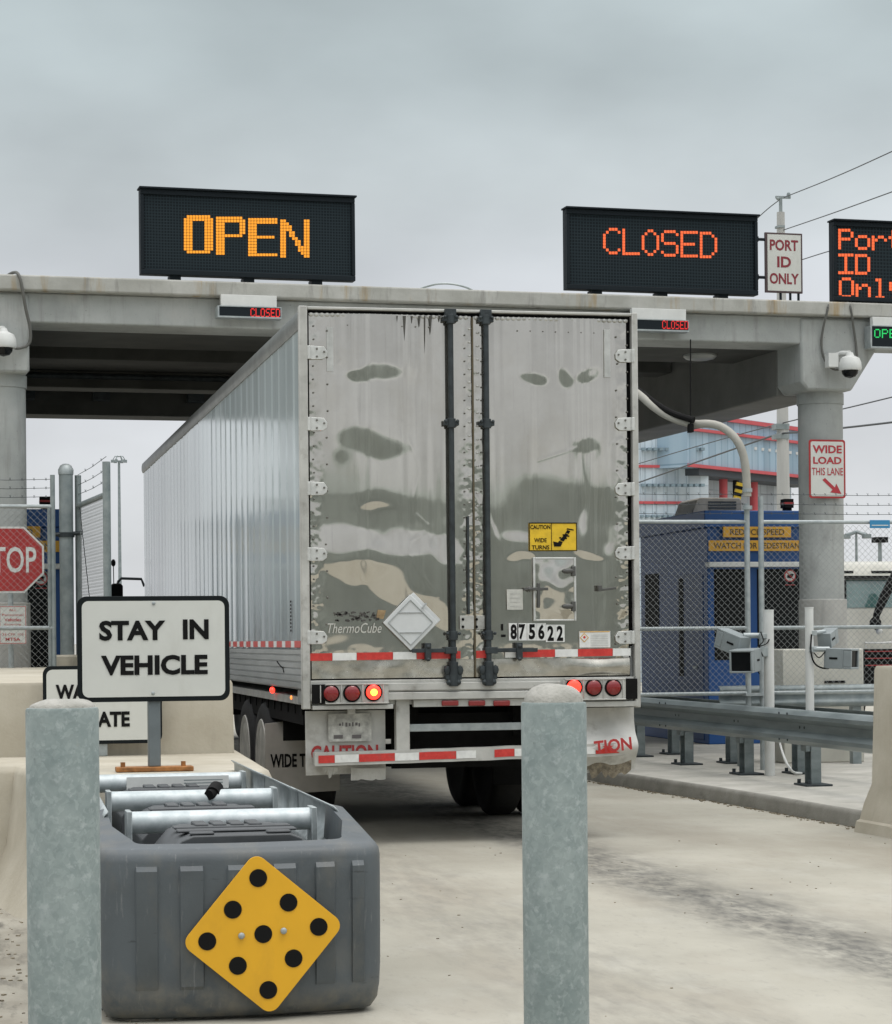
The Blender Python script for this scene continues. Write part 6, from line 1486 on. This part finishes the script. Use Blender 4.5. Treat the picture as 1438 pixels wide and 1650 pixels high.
# ================================================================== far things
def mast(label, px, ytop, ybot, d, r, head):
    t = P(px, ytop, d); o = thing('light_mast', label, 'light mast', (t.x, t.y, 0), 'light masts far beyond the gate')
    b = MB(); b.cyl((t.x, t.y, 0), (t.x, t.y, t.z), r * 1.4, r * .8, n=10); mk('pole', b, galv_d, o)
    b = MB()
    if head == 'ring':
        for k in range(6):
            a = k * math.pi / 3; e = Vector((math.cos(a), math.sin(a), 0)) * .42; b.tube([t + Vector((0, 0, .25)), t + e * .6 + Vector((0, 0, .28)), t + e], .03, 5); b.obox(t + e + Vector((0, 0, -.05)), .2, .2, .18)
    elif head == 'umbrella':
        for k in range(4):
            a = k * math.pi / 2 + .4; e = Vector((math.cos(a), math.sin(a), 0)) * .5; b.tube([t, t + e + Vector((0, 0, -.12))], .06, 5); b.obox(t + e + Vector((0, 0, -.16)), .25, .25, .12)
    else: b.obox(t, .34, .3, .14)
    mk('lamp_head', b, galv_d if head != 'box' else ink, o)
    return o
mast('tall slim light mast with a ring of lamps, left of the trailer', 192, 742, 930, 150, .10, 'ring')
mast('thin far light mast with spread lamps, right of the column', 1380, 857, 905, 80, .05, 'umbrella')
mast('short dark lamp post with flat head near the right edge', 1418, 870, 905, 60, .06, 'box')
# concrete utility pole and its wires
pp = P(1259, 420, 50); pt = P(1259, 342, 50); o = thing('utility_pole', 'tall tapering concrete utility pole behind the PORT ID ONLY sign', 'utility pole', (pp.x, pp.y, 0))
b = MB(); b.cyl((pp.x, pp.y, 0), (pp.x, pp.y, pt.z), .185, .085, n=12); mk('shaft', b, pole_c, o)
b = MB(); b.cyl((pp.x, pp.y, pt.z), (pp.x, pp.y, P(1260, 318, 50).z), .04, n=8); tp = P(1262, 318, 50); b.obox(tp, .34, .05, .05); b.sphere(tp + Vector((.13, 0, .05)), .05, 8, (1, 1, 1.4)); b.sphere(tp + Vector((-.12, 0, -.03)), .04, 8); b.obox(P(1257, 366, 50), .16, .2, .05); b.obox(P(1258, 688, 50), .3, .3, .12); b.obox(P(1258, 704, 50), .3, .3, .10); mk('insulator', b, galv_d, o)
def wire(label, pts, r=.018):
    b = MB(); q = [P(*p) for p in pts]; b.tube(smooth_pts(q, 2), r, 5); tag(mk('overhead_wire', b, wire_m, loc=q[0]), label, 'wire', 'overhead wires')
wire('topmost thin wire rising from the pole top to the right edge', [(1264, 318, 50), (1350, 284, 45), (1438, 244, 41), (1640, 150, 36)], .011)
wire('thin wire slanting from the pole top down behind the CLOSED board', [(1218, 354, 52), (1240, 334, 51), (1262, 318, 50)], .011)
wire('second wire from the pole up to the right edge', [(1262, 371, 50), (1350, 341, 45), (1438, 309, 41), (1640, 236, 36)], .011)
wire('third wire between the PORT ID ONLY sign and the Port ID board', [(1262, 429, 50), (1300, 416, 47), (1345, 402, 45), (1640, 318, 36)], .011)
wire('upper wire across the blue building to the right of the column', [(1000, 756, 70), (1130, 717, 60), (1254, 683, 50), (1355, 660, 46), (1438, 640, 44), (1640, 590, 40)], .014)
wire('thick lower wire across the blue building, bending at the pole', [(1000, 788, 70), (1130, 742, 60), (1248, 701, 50), (1262, 698, 50), (1300, 696, 48), (1438, 681, 44), (1640, 655, 40)], .022)
panel_grid(bldg, R(40), .42, 1.25, (.45, .55, .6)); panel_grid(bldg_l, R(8), .40, .62, (.62, .66, .68))
# blue and red building
def wall_strip(b, a, c, z0, z1, t=.3):
    """vertical wall slab from plan point a to c"""
    a = Vector((a[0], a[1], 0)); c = Vector((c[0], c[1], 0)); d = (c - a).normalized(); n = Vector((-d.y, d.x, 0)) * t
    vs = [a, c, c + n, a + n]; b.add([v + Vector((0, 0, z0)) for v in vs] + [v + Vector((0, 0, z1)) for v in vs], [(0, 3, 2, 1), (4, 5, 6, 7), (0, 1, 5, 4), (1, 2, 6, 5), (2, 3, 7, 6), (3, 0, 4, 7)])
DB = 80.0
bb = thing('port_building', 'blue metal clad building with red trim lines and red columns', 'building', (P(1108, 900, DB).x, P(1108, 900, DB).y, 0))
def xy(p): return (p.x, p.y)
zB = lambda py, d=DB, px=1110: P(px, py, d).z
A0 = P(960, 900, DB - 1); A1 = P(1143, 900, DB); ztA = zB(700)
b = MB(); wall_strip(b, xy(A0), xy(A1), 0, zB(700), 6); mk('wall', b, bldg_l, bb)
dA = (A1 - A0); dA.z = 0; dA.normalize(); nA = Vector((-dA.y, dA.x, 0))
def trim(a, c, z, h=.10, off=.08, m_=None, nm='red_trim'):
    a = Vector((a[0], a[1], 0)); c = Vector((c[0], c[1], 0)); d = (c - a).normalized(); n = Vector((-d.y, d.x, 0))
    b = MB(); wall_strip(b, xy(a - n * off), xy(c - n * off), z - h / 2, z + h / 2, off - .003); return mk(nm, b, m_ or bred, bb)
for py in (753, 811): trim(A0, A1, zB(py, DB, 1085), .09)
b = MB()
for r_, py in enumerate((724, 782)):
    for k in range(11): q = P(1036 + 9.5 * k, py, DB - .6); b.obox(q, .13, .3, .10)
for k in range(12): q = P(1034 + 9 * k, 832, DB - .6); b.obox(q, .10, .3, .08)
mk('wall_studs', b, mat('stud_grey', (0.20, 0.27, 0.31), .6), bb)
# panel seams as slim ribs
b = MB()
for k in range(int((A1 - A0).length / .42)):
    q = A0 + dA * (k * .42) ; q.z = 0; b.obox((q.x - nA.x * .02, q.y - nA.y * .02, ztA / 2), .03, .06, ztA)
mk('wall_rib', b, bldg_l, bb)
# receding upper volume
C0 = P(1109, 900, DB - 1.2); dirB = Vector((math.sin(R(50)), math.cos(R(50)), 0)); C1 = C0 + dirB * 9.3; C1.z = 0
zt1, zb1, zmid = zB(692, DB - 1.2, 1109), zB(752, DB - 1.2, 1109), zB(661, DB - 1.2, 1109)
b = MB(); wall_strip(b, xy(C0), xy(C1), zb1, zt1, 9); mk('upper_wall', b, bldg, bb)
E0 = C0 + dirB * 1.0 - Vector((0, 0, 0)); b = MB(); nB = Vector((-dirB.y, dirB.x, 0)); wall_strip(b, xy(E0 + nB * .25), xy(C1 + nB * .25), zt1, zmid, 8); mk('parapet_wall', b, bldg, bb)
trim(C0, C1, zt1 + .02, .10, .12); trim(E0 + nB * .25, C1 + nB * .25, zmid - .1, .14, .1); trim(C0, C1, zb1 + .05, .11, .12)
b = MB(); wall_strip(b, xy(C0 + dirB * .8 + nB * 1.2), xy(C1 + nB * 1.2), 0, zb1 - .002, 6); mk('lower_wall', b, bldg_l, bb)
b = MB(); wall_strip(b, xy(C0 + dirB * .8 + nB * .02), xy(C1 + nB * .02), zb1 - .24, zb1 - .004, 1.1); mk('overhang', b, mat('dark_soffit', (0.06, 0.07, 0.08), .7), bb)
for px in (1166, 1215, 1262):
    # a column under the overhang edge where the sight line meets it
    r = ray(px, 800); n2 = nB; t = ((C0 + nB * .6) - EYE).dot(nB) / r.dot(nB); q = EYE + r * t
    b = MB(); b.cyl((q.x, q.y, 0), (q.x, q.y, zb1 - .242), .15, n=18); mk('red_column', b, bred, bb)
b = MB()
for k in range(9): q = C0 + dirB * (4.6 + k * .5); b.obox((q.x, q.y, zb1 + .9), .10, .10, .10)
mk('vent_row', b, white_p, bb)
# pale vehicle with wide tinted windscreen, far right
VY = P(1358, 950, 33).y
def vq(px, py, d=0): return PY(px, py, VY - d)
vx0 = vq(1357, 950).x; vx1 = vx0 + 2.5; o = thing('white_bus', 'pale bus with a wide tinted windscreen behind the fence at the right edge', 'bus', ((vx0 + vx1) / 2, VY + 3, 0))
zr_ = vq(1400, 908).z; zw1, zw0 = vq(1400, 934).z, vq(1400, 979).z
b = MB(); b.prism([(VY, .55), (VY, zw0 - .02), (VY + .18, zw1 + .06), (VY + .3, zr_), (VY + .6, zr_ + .05), (VY + 7, zr_ + .05), (VY + 7, .55)], vx0, vx1, 'x'); body = mk('body', b, cream, o, bev=.04)
def onf(z): return VY + .18 * max(0, min(1.15, (z - zw0 + .02) / (zw1 + .08 - zw0)))
vs = [(vx0 + .06, onf(zw0) - .012, zw0), (vx1 - .06, onf(zw0) - .012, zw0), (vx1 - .06, onf(zw1) - .012, zw1), (vx0 + .06, onf(zw1) - .012, zw1)]
b = MB(); b.add(vs + [(x, y + .01, z) for x, y, z in vs], [(0, 1, 2, 3), (7, 6, 5, 4), (0, 4, 5, 1), (1, 5, 6, 2), (2, 6, 7, 3), (3, 7, 4, 0)]); mk('windscreen', b, tint, o)
b = MB(); b.box(vx0 + .0, vx1, VY + .10, VY + .17, zw1 + .015, zw1 + .06); b.box(vx0 + .03, vx0 + .06, VY - .02, VY + .17, zw0, zw1); mk('windscreen_frame', b, ink, o)
b = MB(); 
for a, c in ((1360, 1384), (1414, 1450)): b.box(vq(a, 922).x, vq(c, 922).x, VY + .20, VY + .27, vq(a, 923).z, vq(a, 919).z)
mk('marker_strip', b, ink, o)
b = MB(); b.tube([vq(1444, 925, .3), vq(1425, 962, .3), vq(1413, 990, .3), vq(1411, 1002, .3)], [.07, .07, .055, .05], 8); b.tube([vq(1411, 1000, .3), vq(1412, 1012, .25), vq(1420, 1018, .15)], .03, 8); b.sphere(vq(1411, 1004, .3), .09, 10); mk('mirror_arm', b, ink, o)
b = MB(); b.sphere(vq(1417, 1017, .3), .05, 10); b.tube([vq(1396, 1044, .1), vq(1394, 1036, .1), vq(1420, 1036, .1), vq(1460, 1034, .1)], .015, 6); mk('marker_lamp', b, white_p, o)
b = MB(); b.box(vq(1391, 1060).x, vx1 - .3, VY - .03, VY - .001, .6, vq(1391, 1046).z); gr = mk('grille', b, void_b, o)
b = MB()
for k in range(3): b.box(vq(1391, 1060).x + .02, vx1 - .32, VY - .035, VY - .0305, vq(1391, 1049).z - k * .10 - .014, vq(1391, 1049).z - k * .10)
mk('red_bar', b, red_s, gr)
for y in (VY + 1.2, VY + 5.6):
    for x, s in ((vx0 + .03, 1), (vx1 - .03, -1)):
        w_ = wheel(x, y, s, o)
